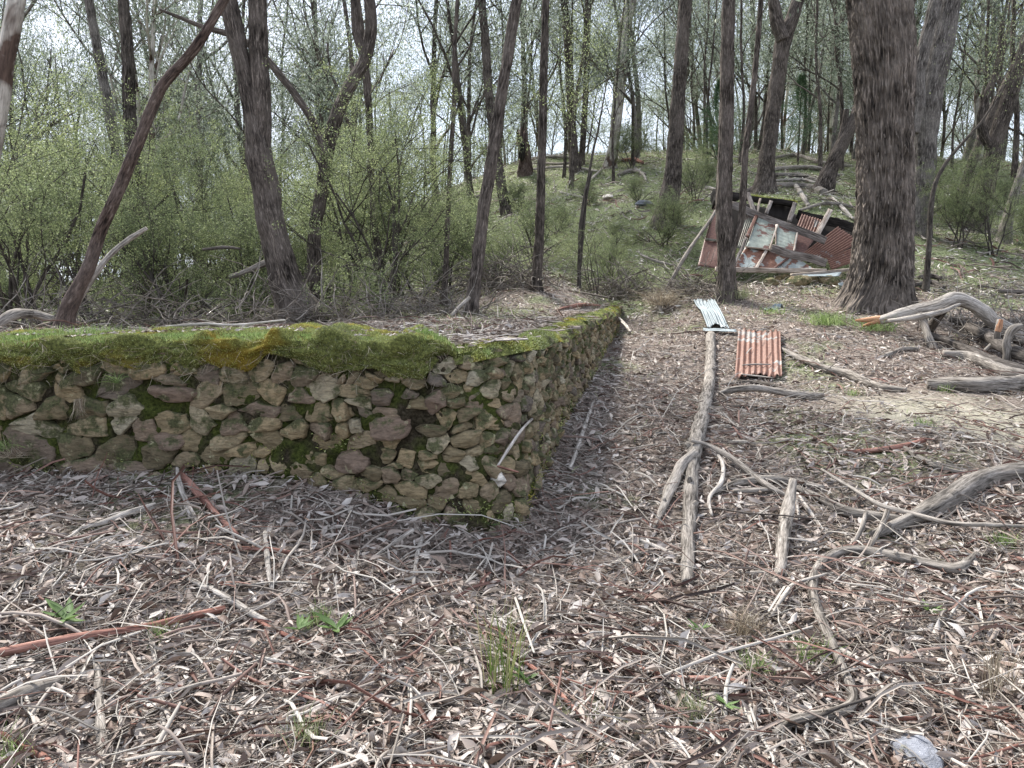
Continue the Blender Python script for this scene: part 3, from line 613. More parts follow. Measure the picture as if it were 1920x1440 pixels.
def batch(name, kind, rg, xy, L, W, mat, tilt, lift, ntemp=14, rolls=True, buf=None):
    pos, d, N2 = place(rg, xy, tilt, lift); b = buf or Buf(); which = rg.integers(0, ntemp, len(xy))
    for t in range(ntemp):
        m = which == t
        if not m.any(): continue
        if kind == 'leaf':
            tv, tf = leaf_template(rg); Fm = frames(d[m], N2[m], rg.uniform(-.4, .4, m.sum()) + np.pi * (rg.random(m.sum()) < .5))
            S = np.stack([L[m], W[m], (L[m] * .35 + W[m] * .5)], -1); Fm = Fm * S[:, None, :]; V, F_ = inst(tv, tf, pos[m], Fm)
        else:
            tv, tf = (strip_template if kind == 'strip' else twig_template)(rg); Fm = frames(d[m], N2[m], rg.uniform(-.5, .5, m.sum()) + (np.pi * (rg.random(m.sum()) < .5) if kind == 'strip' else 0))
            a = Fm * np.stack([L[m], W[m], W[m]], -1)[:, None, :]; V1, F_ = inst(tv[:, :3], tf, pos[m], a)
            c = Fm * np.stack([L[m] * 0, L[m], L[m]], -1)[:, None, :]; V2_, _ = inst(np.stack([0 * tv[:, 3], tv[:, 3], tv[:, 4] * 1.0], -1), tf, 0 * pos[m], c)
            V = V1 + V2_
        b.add(V, F_)
    if buf is None: return b.build(name, mat)
rg = np.random.default_rng(31)
def on_wall(xy): sd = wall_sd(xy[:, 0], xy[:, 1]); return (sd > -.04) & (sd < .5) & (xy[:, 1] < 15.6) & (xy[:, 0] < .1 - 0 * sd)
def keep_f(xy, rg, clayk=.22):
    sd = wall_sd(xy[:, 0], xy[:, 1]); k = ~((sd > -.08) & (sd < .34) & (xy[:, 1] < 15.4)); k &= ~((sd > 0) & (xy[:, 0] < -.36) & (xy[:, 1] < 5.6))
    k &= (rg.random(len(xy)) < np.where(clay(xy) + .5 * fb2(xy[:, 0], xy[:, 1], 1.5, 2) < 1.25, clayk, 1)); 
    k &= (sd < 0) | (rg.random(len(xy)) < .75); return xy[k]
xy = keep_f(scatter_band(rg, 80000, 1.5, 16.5, 1.35), rg); nn = len(xy)
sz = np.clip(rg.lognormal(-.2, .5, nn), .3, 1.8)
l1 = batch('leaf_litter', 'leaf', rg, xy, .072 * sz, .017 * sz * rg.uniform(.7, 1.8, nn), M['litter_leaf'], .38, rg.uniform(.004, .035, nn), 24)
tag(l1, 'dead gum leaves lying thick over the forest floor', 'leaf litter', kind='stuff')
# leaves on the far hillside: larger spacing
xy = scatter_band(rg, 50000, 14, 40, .5, 3, .8); nn = len(xy)
l2 = batch('hillside_litter', 'leaf', rg, xy, rg.uniform(.09, .2, nn), rg.uniform(.02, .04, nn), M['litter_leaf_far'], .4, rg.uniform(.01, .06, nn), 10)
tag(l2, 'pale dead leaves and bark scattered over the green hillside', 'leaf litter', kind='stuff')
b = Buf()
xy = keep_f(scatter_band(rg, 24000, 1.5, 16.5, 1.4), rg, .45); nn = len(xy); Lt = rg.lognormal(math.log(.17), .6, nn)
batch('t', 'twig', rg, xy, Lt, .0011 + .0075 * Lt * rg.uniform(.3, 1, nn), None, .14, rg.uniform(.012, .05, nn), 26, buf=b)
xy = scatter_band(rg, 5500, 14, 38, .7, 2, .8); nn = len(xy); Lt = rg.lognormal(math.log(.5), .5, nn)
batch('t', 'twig', rg, xy, Lt, .004 + .012 * Lt * rg.uniform(.3, 1, nn), None, .14, rg.uniform(.02, .07, nn), 12, buf=b)
tag(b.build('twig_litter', M['litter_twig']), 'thin grey fallen twigs tangled over the leaf litter', 'twigs', kind='stuff')
b = Buf()
xy = keep_f(scatter_band(rg, 7500, 1.5, 16.5, 1.4), rg, .3); nn = len(xy); Lt = rg.lognormal(math.log(.34), .6, nn)
batch('t', 'strip', rg, xy, Lt, rg.uniform(.002, .009, nn), None, .16, rg.uniform(.01, .05, nn), 22, buf=b)
xy = scatter_band(rg, 1800, 15, 36, .6, 2, .8); nn = len(xy); Lt = rg.lognormal(math.log(.5), .5, nn)
batch('t', 'strip', rg, xy, Lt, rg.uniform(.01, .03, nn), None, .16, rg.uniform(.02, .08, nn), 12, buf=b)
tag(b.build('bark_litter', M['litter_bark']), 'curled strips of shed reddish and grey bark in the litter', 'bark', kind='stuff')
rgw = np.random.default_rng(5); bw = Buf()
for kind_, n_, L_, W_ in (('leaf', 1500, .075, .018), ('twig', 700, .2, .0035)):
    s_ = rgw.uniform(SSTEP + .03, WL, n_); o_ = rgw.uniform(-.6, -.02, n_); kk = fb2(s_, o_, 3.0, 2, 1.) + (-o_ - .15) * 1.5 > -.1; s_, o_ = s_[kk], o_[kk]; n_ = len(s_); pw = wall_pt(s_, ztop(s_) + rgw.uniform(.012, .045, n_), o_)
    a_ = rgw.uniform(0, 6.28, n_); d_ = np.stack([np.cos(a_), np.sin(a_), 0 * a_], -1); up_ = nrm(rgw.normal(0, .25, (n_, 3)) + [0, 0, 1])
    for t_ in range(6):
        m_ = rgw.integers(0, 6, n_) == t_
        if kind_ == 'leaf': tv, tf = leaf_template(rgw); Fm = frames(d_[m_], up_[m_]) * np.array([L_, W_, L_ * .4]); V, F_ = inst(tv, tf, pw[m_], Fm)
        else:
            tv, tf = twig_template(rgw); q_ = rgw.uniform(.5, 2, m_.sum())[:, None, None]; fr = frames(d_[m_], up_[m_]); V, F_ = inst(tv[:, :3], tf, pw[m_], fr * np.array([L_, W_, W_]) * q_); V2_, _ = inst(np.stack([0 * tv[:, 3], tv[:, 3], tv[:, 4]], -1), tf, 0 * pw[m_], fr * L_ * q_); V = V + V2_
        bw.add(V, F_)
n_ = 420; s_ = rgw.uniform(S0, SSTEP, n_); o_ = rgw.uniform(-.6, .02, n_); pw = wall_pt(s_, np.interp(s_, ss, zt) + .022, o_); a_ = rgw.uniform(0, 6.28, n_); tv, tf = leaf_template(rgw)
V, F_ = inst(tv, tf, pw, frames(np.stack([np.cos(a_), np.sin(a_), 0 * a_], -1), nrm(rgw.normal(0, .3, (n_, 3)) + [0, 0, 1])) * np.array([.06, .014, .03])); bw.add(V, F_)
tag(bw.build('wall_top_litter', M['litter_leaf']), 'dead leaves and twigs caught on the moss of the wall top', 'leaf litter', kind='stuff')
# hill grass
rg = np.random.default_rng(41)
xy = scatter_band(rg, 130000, 5.5, 40, .85, 3, .82); sd = wall_sd(xy[:, 0], xy[:, 1]); g_ = fb2(xy[:, 0], xy[:, 1], .55, 3, 2.0); pr = smooth(-.7, .2, g_) * np.maximum(smooth(10, 18, xy[:, 1]), (sd > .6) & (xy[:, 0] < .6)) + .05
xy = xy[(rg.random(len(xy)) < pr) & ~((sd > -.1) & (sd < .4) & (xy[:, 1] < 15.6))]; nn = len(xy); h = H(xy[:, 0], xy[:, 1]); P = np.stack([xy[:, 0], xy[:, 1], h - .01], -1)
scl = (.6 + xy[:, 1] / 24)
tag(tri_build('hillside_grass', [blades(P, nrm(rg.normal(0, .55, P.shape) + [0, 0, .9]), rg.uniform(.05, .16, nn) * scl, rg.uniform(.005, .011, nn) * scl, rg, 1.1)], M['grass_hill']),
    'rough green and straw-coloured grass over the hillside', 'grass', kind='stuff')

# ------------------------------------------------------------------ trees
def rvec(rg): v = rg.normal(size=3); return v / np.linalg.norm(v)
def grow(rg, p, d, L, r, lev, mx, tubes, anch, up=.12, wob=.16, kids=(3, 5)):
    n = max(4, int(L / .45)); P = [np.array(p)]; d = np.array(d, float)
    for k in range(n): d = d + rvec(rg) * wob + np.array([0, 0, up * .3]); d /= np.linalg.norm(d); P.append(P[-1] + d * L / n)
    P = np.array(P); rad = np.linspace(r, r * (.55 if lev < mx else .25), n + 1); tubes.append((P, rad))
    if lev >= mx - 1:
        for k in range(max(1, n // 2), n + 1): anch.append((P[k], lev))
    if lev < mx:
        for c in range(rg.integers(*kids)):
            k = int(n * rg.uniform(.3, 1)); k = min(k, n - 1); dd = nrm(P[k + 1] - P[k]); q = rvec(rg); q = q - (q @ dd) * dd; q /= np.linalg.norm(q)
            nd = dd * rg.uniform(.6, 1) + q * rg.uniform(.5, .95); nd /= np.linalg.norm(nd)
            grow(rg, P[k], nd, L * rg.uniform(.45, .75), rad[k] * rg.uniform(.45, .7), lev + 1, mx, tubes, anch, up, wob * 1.15, kids)
def leaf_cloud(rg, anch, per, sig, L, W, droop=.8):
    A = np.array([a[0] for a in anch]); k = rg.integers(0, len(A), per); P = A[k] + rg.normal(size=(per, 3)) * sig * np.array([1, 1, .8])
    d = nrm(rg.normal(size=(per, 3)) * .75 + np.array([0, 0, -droop])); s = nrm(np.cross(d, rg.normal(size=(per, 3)))); l = L * rg.uniform(.6, 1.3, per)[:, None]; w = W * rg.uniform(.7, 1.3, per)[:, None]
    c = rg.normal(size=(per, 3)) * l * .08
    V = np.stack([P, P + d * l * .45 + s * w / 2 + c, P + d * l, P + d * l * .45 - s * w / 2 + c], 1).reshape(-1, 3)
    return V, np.arange(per * 4).reshape(-1, 4)
def tree_obj(name, base, trunk_tubes, leafV, mats, label, cat='tree', group=None, sides=(12, 6, 4), seed=0, ridge=0, big=False):
    root = empty(name, base, label, cat, group); b = Buf()
    for k, (P, rad) in enumerate(trunk_tubes):
        r = rad.max(); sd = sides[0] if k == 0 or r > .08 else sides[1] if r > .03 else sides[2]
        if ridge and r > .045:
            m = int(np.clip(len(P) * 3, 60, 260)); u = np.linspace(0, len(P) - 1, m); Pq = catmull(P, m); rq = np.interp(u, np.arange(len(P)), rad); tube(b, Pq, rq, 64, rough=.10, ridge=ridge * min(1, r / .15), seed=seed + k * 1.7)
        else: tube(b, P, rad, sd, rough=.10 if r > .03 else 0, cap=True, seed=seed + k * 1.7)
    b.build('trunk', mats[0], root, True, base)
    if leafV is not None:
        V, F_ = leafV; mk('crown', V - np.asarray(base), F_, mats[1], root)
    return root
def resamp(pts, wid, depth, scale=1.0, nper=7):
    """pixel trace at a depth (scalar or per point) -> world path and radii"""
    dp = np.broadcast_to(np.asarray(depth, float), (len(pts),)); P = np.array([at(x, y, D) for (x, y), D in zip(pts, dp)]); r = np.array(wid) / 2 / FP * dp * scale
    n = (len(pts) - 1) * nper + 1; Q = catmull(P, n); rr = np.interp(np.linspace(0, len(pts) - 1, n), np.arange(len(pts)), r); return Q, rr
def ground_foot(P, r, flare=1.0, deep=.15):
    """carry a traced trunk down into the soil, with a root flare"""
    x, y, z = P[0]; g = Hs(x, y); d = P[2] - P[0]; d /= np.linalg.norm(d)
    if z > g + .02:
        k = max(2, int((z - g) / .15)); add = np.array([P[0] - d * (z - g + deep) * (1 - q / k) / max(d[2], .5) for q in range(k)])
    else: add = np.array([P[0] - d * deep / max(d[2], .5)])
    P2 = np.vstack([add, P]); r2 = np.concatenate([np.full(len(add), r[0]), r]); hgt = P2[:, 2] - g
    r2 = r2 * (1 + .42 * flare * np.exp(-np.clip(hgt, 0, 9) / (.9 * max(r[0] * 2.2, .12)))); return P2, r2
def hero(name, label, pts, wid, depth, mat, leafmat='leaf_gum', extra=(), total=11, crown=3000, seed=1, nb=5, flare=1, sides=18, lsz=(.13, .028), group=None):
    rg = np.random.default_rng(seed); P, r = resamp(pts, wid, depth); P, r = ground_foot(P, r, flare); tubes = []; anch = []
    if total:
        d = P[-1] - P[-6]; d /= np.linalg.norm(d); p = P[-1]; r1 = r[-1]; Lr = max(1.5, total - (p[2] - P[0][2])); n = 14; ext = [p]; dd = d.copy()
        for k in range(n): dd = nrm(dd * .9 + np.array([0, 0, .1]) + rvec(rg) * .09); ext.append(ext[-1] + dd * Lr / n)
        ext = np.array(ext[1:]); P = np.vstack([P, ext]); r = np.concatenate([r, np.linspace(r1 * .97, r1 * .35, n)]); L0 = len(P)
        for c in range(nb):
            k = L0 - 1 - int(rg.uniform(0, n)) if c else L0 - 1; q = rvec(rg) * [1, 1, .25]; nd = nrm(q + np.array([0, 0, .55])); grow(rg, P[k], nd, Lr * .42, r[k] * .55, 0, 2, tubes, anch)
    tubes.insert(0, (P, r))
    for (ep, ew, *dd) in extra:
        Q, q = resamp(ep, ew, dd[0] if dd else (depth if np.isscalar(depth) else depth[-1])); tubes.insert(1, (Q, q))
    lv = leaf_cloud(rg, anch, crown, .32, *lsz) if crown and anch else None
    base = P[0].copy(); base[2] = Hs(base[0], base[1]); return tree_obj(name, base, tubes, lv, (M[mat], M[leafmat]), label, 'tree', group, (sides, 8, 4), seed, ridge=0 if mat in ('bark_red', 'bark_pale', 'twig_dark') else .012)
hero('gum_tree', 'red-brown gum trunk leaning hard to the right behind the left end of the wall', [(120, 612), (132, 570), (165, 505), (190, 430), (215, 375), (240, 315), (262, 262), (290, 190), (312, 152), (348, 112), (378, 72), (400, 35), (425, -10)],
     [31, 27, 24, 22, 21, 21, 20, 19, 18, 18, 17, 16, 15], 8.5, 'bark_red', total=8, crown=1500, seed=2, nb=4)
hero('gum_tree', 'pale cream smooth trunk at the very left edge of the photo', [(-42, 600), (-38, 470), (-22, 330), (-2, 210), (12, 110), (26, 30), (36, -30)], [40, 34, 32, 30, 28, 30, 26], 9.5, 'bark_pale', total=9, crown=2500, seed=3)
hero('gum_tree', 'thick gum that splits into two furrowed stems behind the left half of the wall', [(560, 600), (548, 555), (530, 500), (512, 430), (500, 370), (488, 300), (478, 230), (462, 150), (445, 80), (425, -10)], [76, 58, 50, 48, 48, 50, 34, 30, 30, 28], 11, 'bark',
     extra=[([(488, 300), (492, 230), (487, 130), (484, 60), (480, -60), (470, -300)], [34, 32, 33, 33, 28, 18])], total=11, crown=3500, seed=4, flare=1.2, nb=5)
hero('gum_tree', 'curving grey gum just right of the twin-stemmed tree, with a long dead limb arching left', [(578, 560), (588, 500), (590, 440), (598, 390), (612, 300), (622, 250), (640, 195), (662, 150), (685, 110), (696, 50), (692, -10)], [36, 26, 22, 22, 22, 23, 22, 20, 22, 20, 18], 12.5, 'bark',
     extra=[([(612, 290), (585, 225), (555, 180), (520, 135), (478, 90), (430, 65), (380, 50), (300, 18)], [13, 14, 13, 13, 13, 11, 8, 5], 12.3), ([(684, 112), (668, 60), (664, 10), (655, -60)], [15, 14, 12, 8], 12.5)], total=10, crown=3000, seed=5)
hero('gum_tree', 'slim straight gum leaning slightly right behind the wall corner', [(884, 596), (888, 545), (896, 490), (903, 420), (914, 350), (925, 285), (934, 215), (942, 165), (955, 85), (970, -10)], [26, 24, 23, 22, 22, 22, 20, 20, 19, 17], 11, 'bark', total=11, crown=2500, seed=6, nb=4, flare=.3)
hero('gum_tree', 'slim upright gum rising from a mossy mound behind the receding wall', [(1004, 556), (1007, 510), (1012, 430), (1014, 350), (1017, 260), (1019, 160), (1021, 80), (1024, -10)], [20, 18, 17, 15, 14, 14, 13, 12], 13, 'bark', total=10, crown=1800, seed=7, nb=4, flare=.9)
hero('gum_tree', 'straight furrowed gum standing in front of the collapsed hut', [(1362, 545), (1362, 500), (1360, 440), (1358, 380), (1360, 300), (1363, 200), (1364, 100), (1366, -10)], [38, 31, 30, 29, 27, 25, 24, 22], 14, 'bark', total=12, crown=3000, seed=8,
     flare=.3, extra=[([(1364, 500), (1378, 455), (1390, 410), (1394, 350), (1398, 280), (1408, 200), (1418, 110), (1428, -20), (1434, -200)], [12, 12, 12, 12, 11, 10, 9, 8, 4], 13.9)])
hero('gum_tree', 'grey gum forking into a broken stub and curved limb, up the slope behind the hut', [(1432, 372), (1436, 320), (1444, 255), (1452, 190), (1462, 120), (1470, 72), (1485, 35), (1500, -10)], [36, 28, 26, 26, 26, 28, 22, 20], 21.5, 'bark', total=11, crown=3500, seed=9,
     extra=[([(1468, 75), (1458, 45), (1452, 12), (1447, -20)], [24, 22, 19, 14], 21.4)])
hero('gum_tree', 'dark gum leaning right up the slope between the hut and the big trunk', [(1545, 352), (1556, 320), (1576, 275), (1600, 228), (1618, 188), (1650, 120), (1700, 20)], [30, 24, 23, 22, 22, 20, 16], 23, 'bark', total=9, crown=2500, seed=10, extra=[([(1572, 282), (1582, 240), (1588, 205)], [12, 12, 9], 23)])
hero('gum_tree', 'stout pale-barked gum just behind the right side of the big trunk', [(1722, 440), (1732, 330), (1738, 240), (1745, 170), (1758, 110), (1772, 50), (1784, -10)], [34, 34, 38, 44, 44, 38, 34], 19, 'bark_far', total=13, crown=4500, seed=11, nb=6,
     extra=[([(1712, 250), (1722, 190), (1722, 140), (1735, 80), (1748, 30), (1758, -20)], [18, 22, 22, 22, 22, 20], 18.2)])
hero('gum_tree', 'gum with scrub sprouting round its foot on the grassy slope left of the hut', [(1246, 425), (1256, 370), (1264, 300), (1269, 220), (1275, 140), (1280, 70), (1286, -10)], [44, 34, 28, 26, 24, 23, 20], 20, 'bark', total=12, crown=3500, seed=12, flare=.9)
hero('gum_tree', 'tall two-toned gum on the ridge with pale patches of bark', [(1140, 335), (1150, 275), (1158, 200), (1165, 130), (1170, 60), (1186, -10)], [22, 18, 20, 20, 20, 20], 30, 'bark_pale', total=14, crown=4500, seed=13)
hero('gum_tree', 'dark slim gum on the ridge crest left of the two-toned gum', [(1078, 310), (1073, 250), (1069, 170), (1065, 80), (1056, -10)], [18, 15, 15, 14, 12], 30, 'bark', total=13, crown=4000, seed=14)
hero('gum_tree', 'thin straight gum on the ridge crest beside the dark slim one', [(1090, 300), (1096, 220), (1100, 120), (1104, -10)], [11, 10, 10, 9], 31, 'bark', total=12, crown=3500, seed=15, nb=5)
hero('gum_tree', 'dark gum at the left shoulder of the ridge, draped with hanging leaves', [(938, 335), (926, 260), (916, 170), (910, 80), (902, -10)], [18, 16, 15, 15, 13], 26, 'bark', 'leaf_dark', total=13, crown=4500, seed=16)
hero('gum_tree', 'shaggy dark gum rising above the left shrubs', [(262, 470), (254, 380), (248, 290), (242, 200), (240, 110), (230, -10)], [30, 26, 24, 22, 20, 18], 16, 'bark', 'leaf_dark', total=12, crown=4000, seed=17)
hero('gum_tree', 'bent brown gum left of the shaggy dark one above the shrubs', [(238, 440), (228, 330), (212, 250), (196, 160), (182, 90), (165, -10)], [20, 18, 18, 16, 15, 14], 18, 'bark_far', total=11, crown=3500, seed=18)
hero('gum_tree', 'slender dark sapling trunk behind the wall, right of the twin-stemmed tree', [(716, 552), (712, 490), (702, 420), (697, 340), (694, 250), (688, 160), (678, 70), (668, -10)], [15, 13, 12, 11, 12, 13, 14, 12], 13.5, 'bark', total=9, crown=1800, seed=19, nb=4)
hero('gum_tree', 'thin dark sapling trunk left of the slim leaning gum', [(832, 580), (836, 500), (840, 400), (845, 300), (851, 200), (852, 100), (858, -10)], [12, 10, 9, 8, 8, 7, 6], 12.5, 'bark', total=8, crown=1200, seed=20, nb=4)
hero('gum_tree', 'leaning gum at the right edge, its trunk rising to the upper right', [(1826, 445), (1842, 380), (1856, 320), (1870, 255), (1890, 190), (1912, 120), (1950, 20)], [34, 30, 28, 26, 26, 24, 22], 21, 'bark', total=11, crown=3500, seed=22,
     extra=[([(1862, 290), (1840, 235), (1850, 180), (1872, 120), (1880, 40)], [14, 14, 12, 10, 8], 21)])
hero('gum_tree', 'thinner leaning gum beside the right-edge gum', [(1788, 445), (1800, 390), (1818, 320), (1840, 260), (1880, 170), (1930, 80)], [20, 16, 16, 15, 14, 12], 22, 'bark', total=9, crown=2500, seed=23)
hero('gum_tree', 'short leaning trunk low on the right-hand slope', [(1880, 460), (1892, 400), (1910, 340), (1935, 270), (1970, 170)], [22, 16, 14, 12, 10], 19, 'bark_far', total=8, crown=1500, seed=24, nb=4)
hero('sapling', 'thin dark crooked sapling just right of the big trunk', [(1738, 515), (1742, 460), (1745, 400), (1752, 350), (1768, 315), (1790, 285), (1830, 240)], [11, 9, 9, 8, 7, 6, 4], 14.5, 'twig_dark', 'leaf_shrub', total=5, crown=1800, seed=25, nb=3, lsz=(.03, .014))
hero('sapling', 'twin-stemmed dark sapling on the slope above the end of the wall', [(1086, 560), (1086, 500), (1088, 430), (1096, 370), (1104, 330)], [8, 7, 7, 6, 5], 14.5, 'twig_dark', 'leaf_shrub', total=4.4, crown=4200, seed=26, nb=4, lsz=(.034, .016),
     extra=[([(1088, 500), (1094, 430), (1100, 370), (1110, 320)], [5, 5, 4, 3])])
# the big tree: a dense mesh with real furrows
def big_tree():
    pts = [(1646, 590), (1650, 545), (1655, 490), (1657, 430), (1659, 360), (1659, 290), (1658, 220), (1658, 150), (1655, 80), (1650, 20), (1642, -60), (1640, -160), (1650, -300)]
    wid = [112, 108, 100, 94, 91, 90, 92, 97, 100, 102, 96, 80, 66]; D = 13.0
    P, r = resamp(pts, wid, D, 1, 42); g = Hs(P[0][0], P[0][1]); hh = P[:, 2] - g; r = r * (1 + .33 * np.exp(-np.clip(hh + .1, 0, 9) / .26))
    b = Buf(); tube(b, P, r, 320, rough=.04, ridge=.042, seed=3.3)
    V = b.V[0]; c = P[0]; ang = np.arctan2(V[:, 1] - c[1], V[:, 0] - c[0]); h = V[:, 2] - g; w = np.exp(-np.clip(h, 0, 9) / .3)
    lob = (np.sin(ang * 5 + 1) + .6 * np.sin(ang * 8 + 2.2)) * .07 * w; V[:, 0] += np.cos(ang) * lob; V[:, 1] += np.sin(ang) * lob
    V[:, 0] -= .16 * w * (V[:, 0] < c[0]); 
    base = np.array([c[0], c[1], g]); root = empty('gum_tree', base, 'big old furrowed gum trunk on the right, next to the collapsed hut', 'tree')
    b.build('trunk', M['bark_big'], root, True, base)
    rg = np.random.default_rng(77); tb = []; an = []
    for k in range(6): grow(rg, P[-1] - [0, 0, k * .35], nrm(rvec(rg) * [1, 1, .2] + [0, 0, .7]), 4.2, .2, 0, 2, tb, an)
    bb = Buf(); [tube(bb, p, q, 8, .1, seed=k) for k, (p, q) in enumerate(tb)]; bb.build('limbs', M['bark'], root, True, base)
    V, F_ = leaf_cloud(rg, an, 6000, .35, .14, .03); mk('crown', V - base, F_, M['leaf_gum'], root)
    # loose bark flakes
    n = 420; k = rg.integers(0, len(P) - 260, n); a = rg.uniform(0, 2 * np.pi, n); o = np.stack([np.cos(a), np.sin(a), 0 * a], -1); pp = P[k] + o * (r[k] * 1.04)[:, None]
    tv, tf = strip_template(rg); tv3 = tv[:, :3]; d = nrm(o * rg.uniform(.05, .5, n)[:, None] + rg.normal(0, .12, (n, 3)) + [0, 0, -1]); Fm = frames(d, o) * np.stack([rg.uniform(.06, .22, n), rg.uniform(.006, .02, n), rg.uniform(.006, .02, n)], -1)[:, None, :]
    V, F_ = inst(tv3, tf, pp, Fm); bb = Buf(); bb.add(V, F_); lo_ = bb.build('loose_bark', M['bark_big'], root, False, base); lo_['kind'] = 'stuff'
big_tree()
# hollow broken stump on the ridge
def stump():
    P, r = resamp([(984, 345), (986, 320), (985, 295), (980, 270), (978, 258)], [22, 19, 19, 21, 18], 31, 1, 8); P, r = ground_foot(P, r); b = Buf(); tube(b, P, r, 26, .25, ridge=.05, seed=9)
    V = b.V[0]; top = V[:, 2] > P[-4][2]; rg = np.random.default_rng(4); V[top, 2] += rg.uniform(-.25, .45, top.sum())
    base = P[0].copy(); o = empty('tree_stump', base, 'short hollow broken stump standing on the ridge crest', 'stump'); b.build('trunk', M['bark_red'], o, False, base)
    b2 = Buf(); Q = catmull([at(979, 302, 30.55), at(978, 284, 30.5), at(980, 266, 30.55)], 8); tube(b2, Q, np.array([.05, .11, .14, .14, .14, .13, .11, .05]), 12, .2); b2.build('hollow', M['wood_black'], o, True, base)  # solid tube coloured near-black, painting the shade inside the opening
stump()

# background gums: eight prototypes, copied one by one
protos = []
def make_proto(seed, hgt, r0, lean, lv, bark, leaf, nl):
    rg = np.random.default_rng(seed); n = 16; P = [np.zeros(3)]; d = nrm(np.array([lean, rg.normal(0, .05), 1.0]))
    for k in range(n): d = nrm(d + rvec(rg) * .085 + np.array([0, 0, .05])); P.append(P[-1] + d * hgt * .8 / n)
    P = np.array(P); r = np.linspace(r0, r0 * .4, n + 1) * (1 + .5 * np.exp(-np.arange(n + 1) * 1.2)); P[0][2] -= .3; tubes = [(catmull(P, 40), np.interp(np.linspace(0, n, 40), np.arange(n + 1), r))]; an = []
    for c in range(lv):
        k = int(n * rg.uniform(.2, 1)); q = rvec(rg) * [1, 1, .1]; grow(rg, P[k], nrm(q * .8 + np.array([0, 0, .9])), hgt * rg.uniform(.2, .34), r[k] * .55, 0, 2, tubes, an, .15, .2, (3, 5))
    V = leaf_cloud(rg, an, nl, .30, .14, .034)
    return tubes, V, bark, leaf
specs = [(101, 15, .17, .05, 9, 'bark_far', 'leaf_gum', 8500), (102, 13, .12, -.08, 8, 'bark', 'leaf_gum', 7500), (103, 16, .20, .0, 10, 'bark', 'leaf_dark', 8500), (104, 12, .09, .14, 7, 'bark_far', 'leaf_gum', 6500),
         (105, 14, .13, -.02, 8, 'bark_pale', 'leaf_gum', 7500), (106, 10, .08, .06, 7, 'bark', 'leaf_gum', 6500), (107, 15, .15, -.14, 9, 'bark_far', 'leaf_gum', 8500), (108, 12, .10, .02, 8, 'bark', 'leaf_gum', 7500), (111, 13, .06, .03, 5, 'bark', 'leaf_gum', 3500), (112, 15, .08, -.04, 5, 'bark', 'leaf_gum', 4500), (109, 8, .07, .05, 10, 'bark', 'leaf_gum', 7500), (110, 7, .06, -.05, 10, 'bark_far', 'leaf_gum', 8500)]
words = ['tall grey gum with a full crown', 'slender gum with a wandering dark trunk', 'dark-trunked leafy gum', 'thin leaning pale-grey gum', 'cream-barked gum', 'thin dark young gum', 'grey gum leaning left', 'slim dark gum', 'thin bare-stemmed gum', 'tall thin sparse gum', 'small bushy gum', 'small round-crowned gum']
for k, sp in enumerate(specs):
    tb, V, bk, lf = make_proto(*sp); o = tree_obj('gum_tree', (0, 0, 0), tb, V, (M[bk], M[lf]), words[k], 'tree', 'gums of the background forest', (7, 5, 3), k)
    protos.append([o, False])
rg = np.random.default_rng(55); placed = []
heroes_px = []
def put(k, x, y, rz, sc, label, grp):
    o, used = protos[k]; z = Hs(x, y) - .05
    if used: dup(o, (x, y, z), rz, sc, label, grp)
    else: o.location = (x, y, z); o.rotation_euler = (0, 0, rz); o.scale = (sc,) * 3; o['label'] = label; o['group'] = grp; protos[k][1] = True
LM = [(60, 'above the shrubs at the left edge'), (170, 'behind the leaning red-brown trunk'), (290, 'behind the shaggy dark gum'), (420, 'left of the twin-stemmed gum'), (540, 'behind the twin-stemmed gum'),
      (660, 'behind the curving grey gum'), (790, 'right of the curving gum'), (880, 'left of the slim leaning gum'), (960, 'by the ridge shoulder'), (1050, 'behind the hollow stump'), (1130, 'by the dark ridge gums'), (1215, 'behind the two-toned gum'),
      (1300, 'behind the scrubby-footed gum'), (1390, 'behind the straight gum'), (1480, 'behind the forked gum'), (1600, 'uphill above the hut'), (1720, 'behind the big trunk'), (1820, 'right of the big trunk'), (1900, 'behind the leaning right-edge gum'), (9999, 'at the far right edge')]
def zone(x, y):
    px = 960 + x / y * FP; lm = next(t for e, t in LM if px < e) if px > -20 else 'beyond the left edge'
    return ('front row ' if y < 36 else 'middle row ' if y < 52 else 'back row ') + lm
tries = 0
while len(placed) < 200 and tries < 9000:
    tries += 1; y = 24 + 44 * rg.random() ** 1.0; x = rg.uniform(-.82, .82) * y
    dmin = 1.2 if y < 40 else 1.6
    if y < 28 and -.02 < x / y < .6: continue
    if x / y < -.2 and rg.random() < .25: continue
    if any((x - a) ** 2 + (y - b_) ** 2 < dmin ** 2 for a, b_ in placed): continue
    placed.append((x, y)); k = int(rg.choice(12, p=[.09, .10, .04, .10, .08, .07, .08, .09, .15, .14, .03, .03])); zn = zone(x, y); scl_ = rg.uniform(.8, 1.2); lab = words[k] + ', ' + zn
    put(k, x, y, rg.uniform(0, 6.28), scl_, lab, 'background gums: ' + lab)
tries = 0; extra_n = 0
while extra_n < 30 and tries < 3000:
    tries += 1; y = rg.uniform(27, 42); x = rg.uniform(-.06, .66) * y
    if any((x - a) ** 2 + (y - b_) ** 2 < .9 for a, b_ in placed): continue
    placed.append((x, y)); k = int(rg.choice([8, 9, 8, 9, 3])); lab = words[k] + ', ' + zone(x, y); put(k, x, y, rg.uniform(0, 6.28), rg.uniform(.75, 1.1), lab, 'background gums: ' + lab); extra_n += 1
for k in range(12):
    if not protos[k][1]: put(k, rg.uniform(-10, 10), 60, 0, 1, words[k] + ' in the farthest rows of the forest', 'far gums')

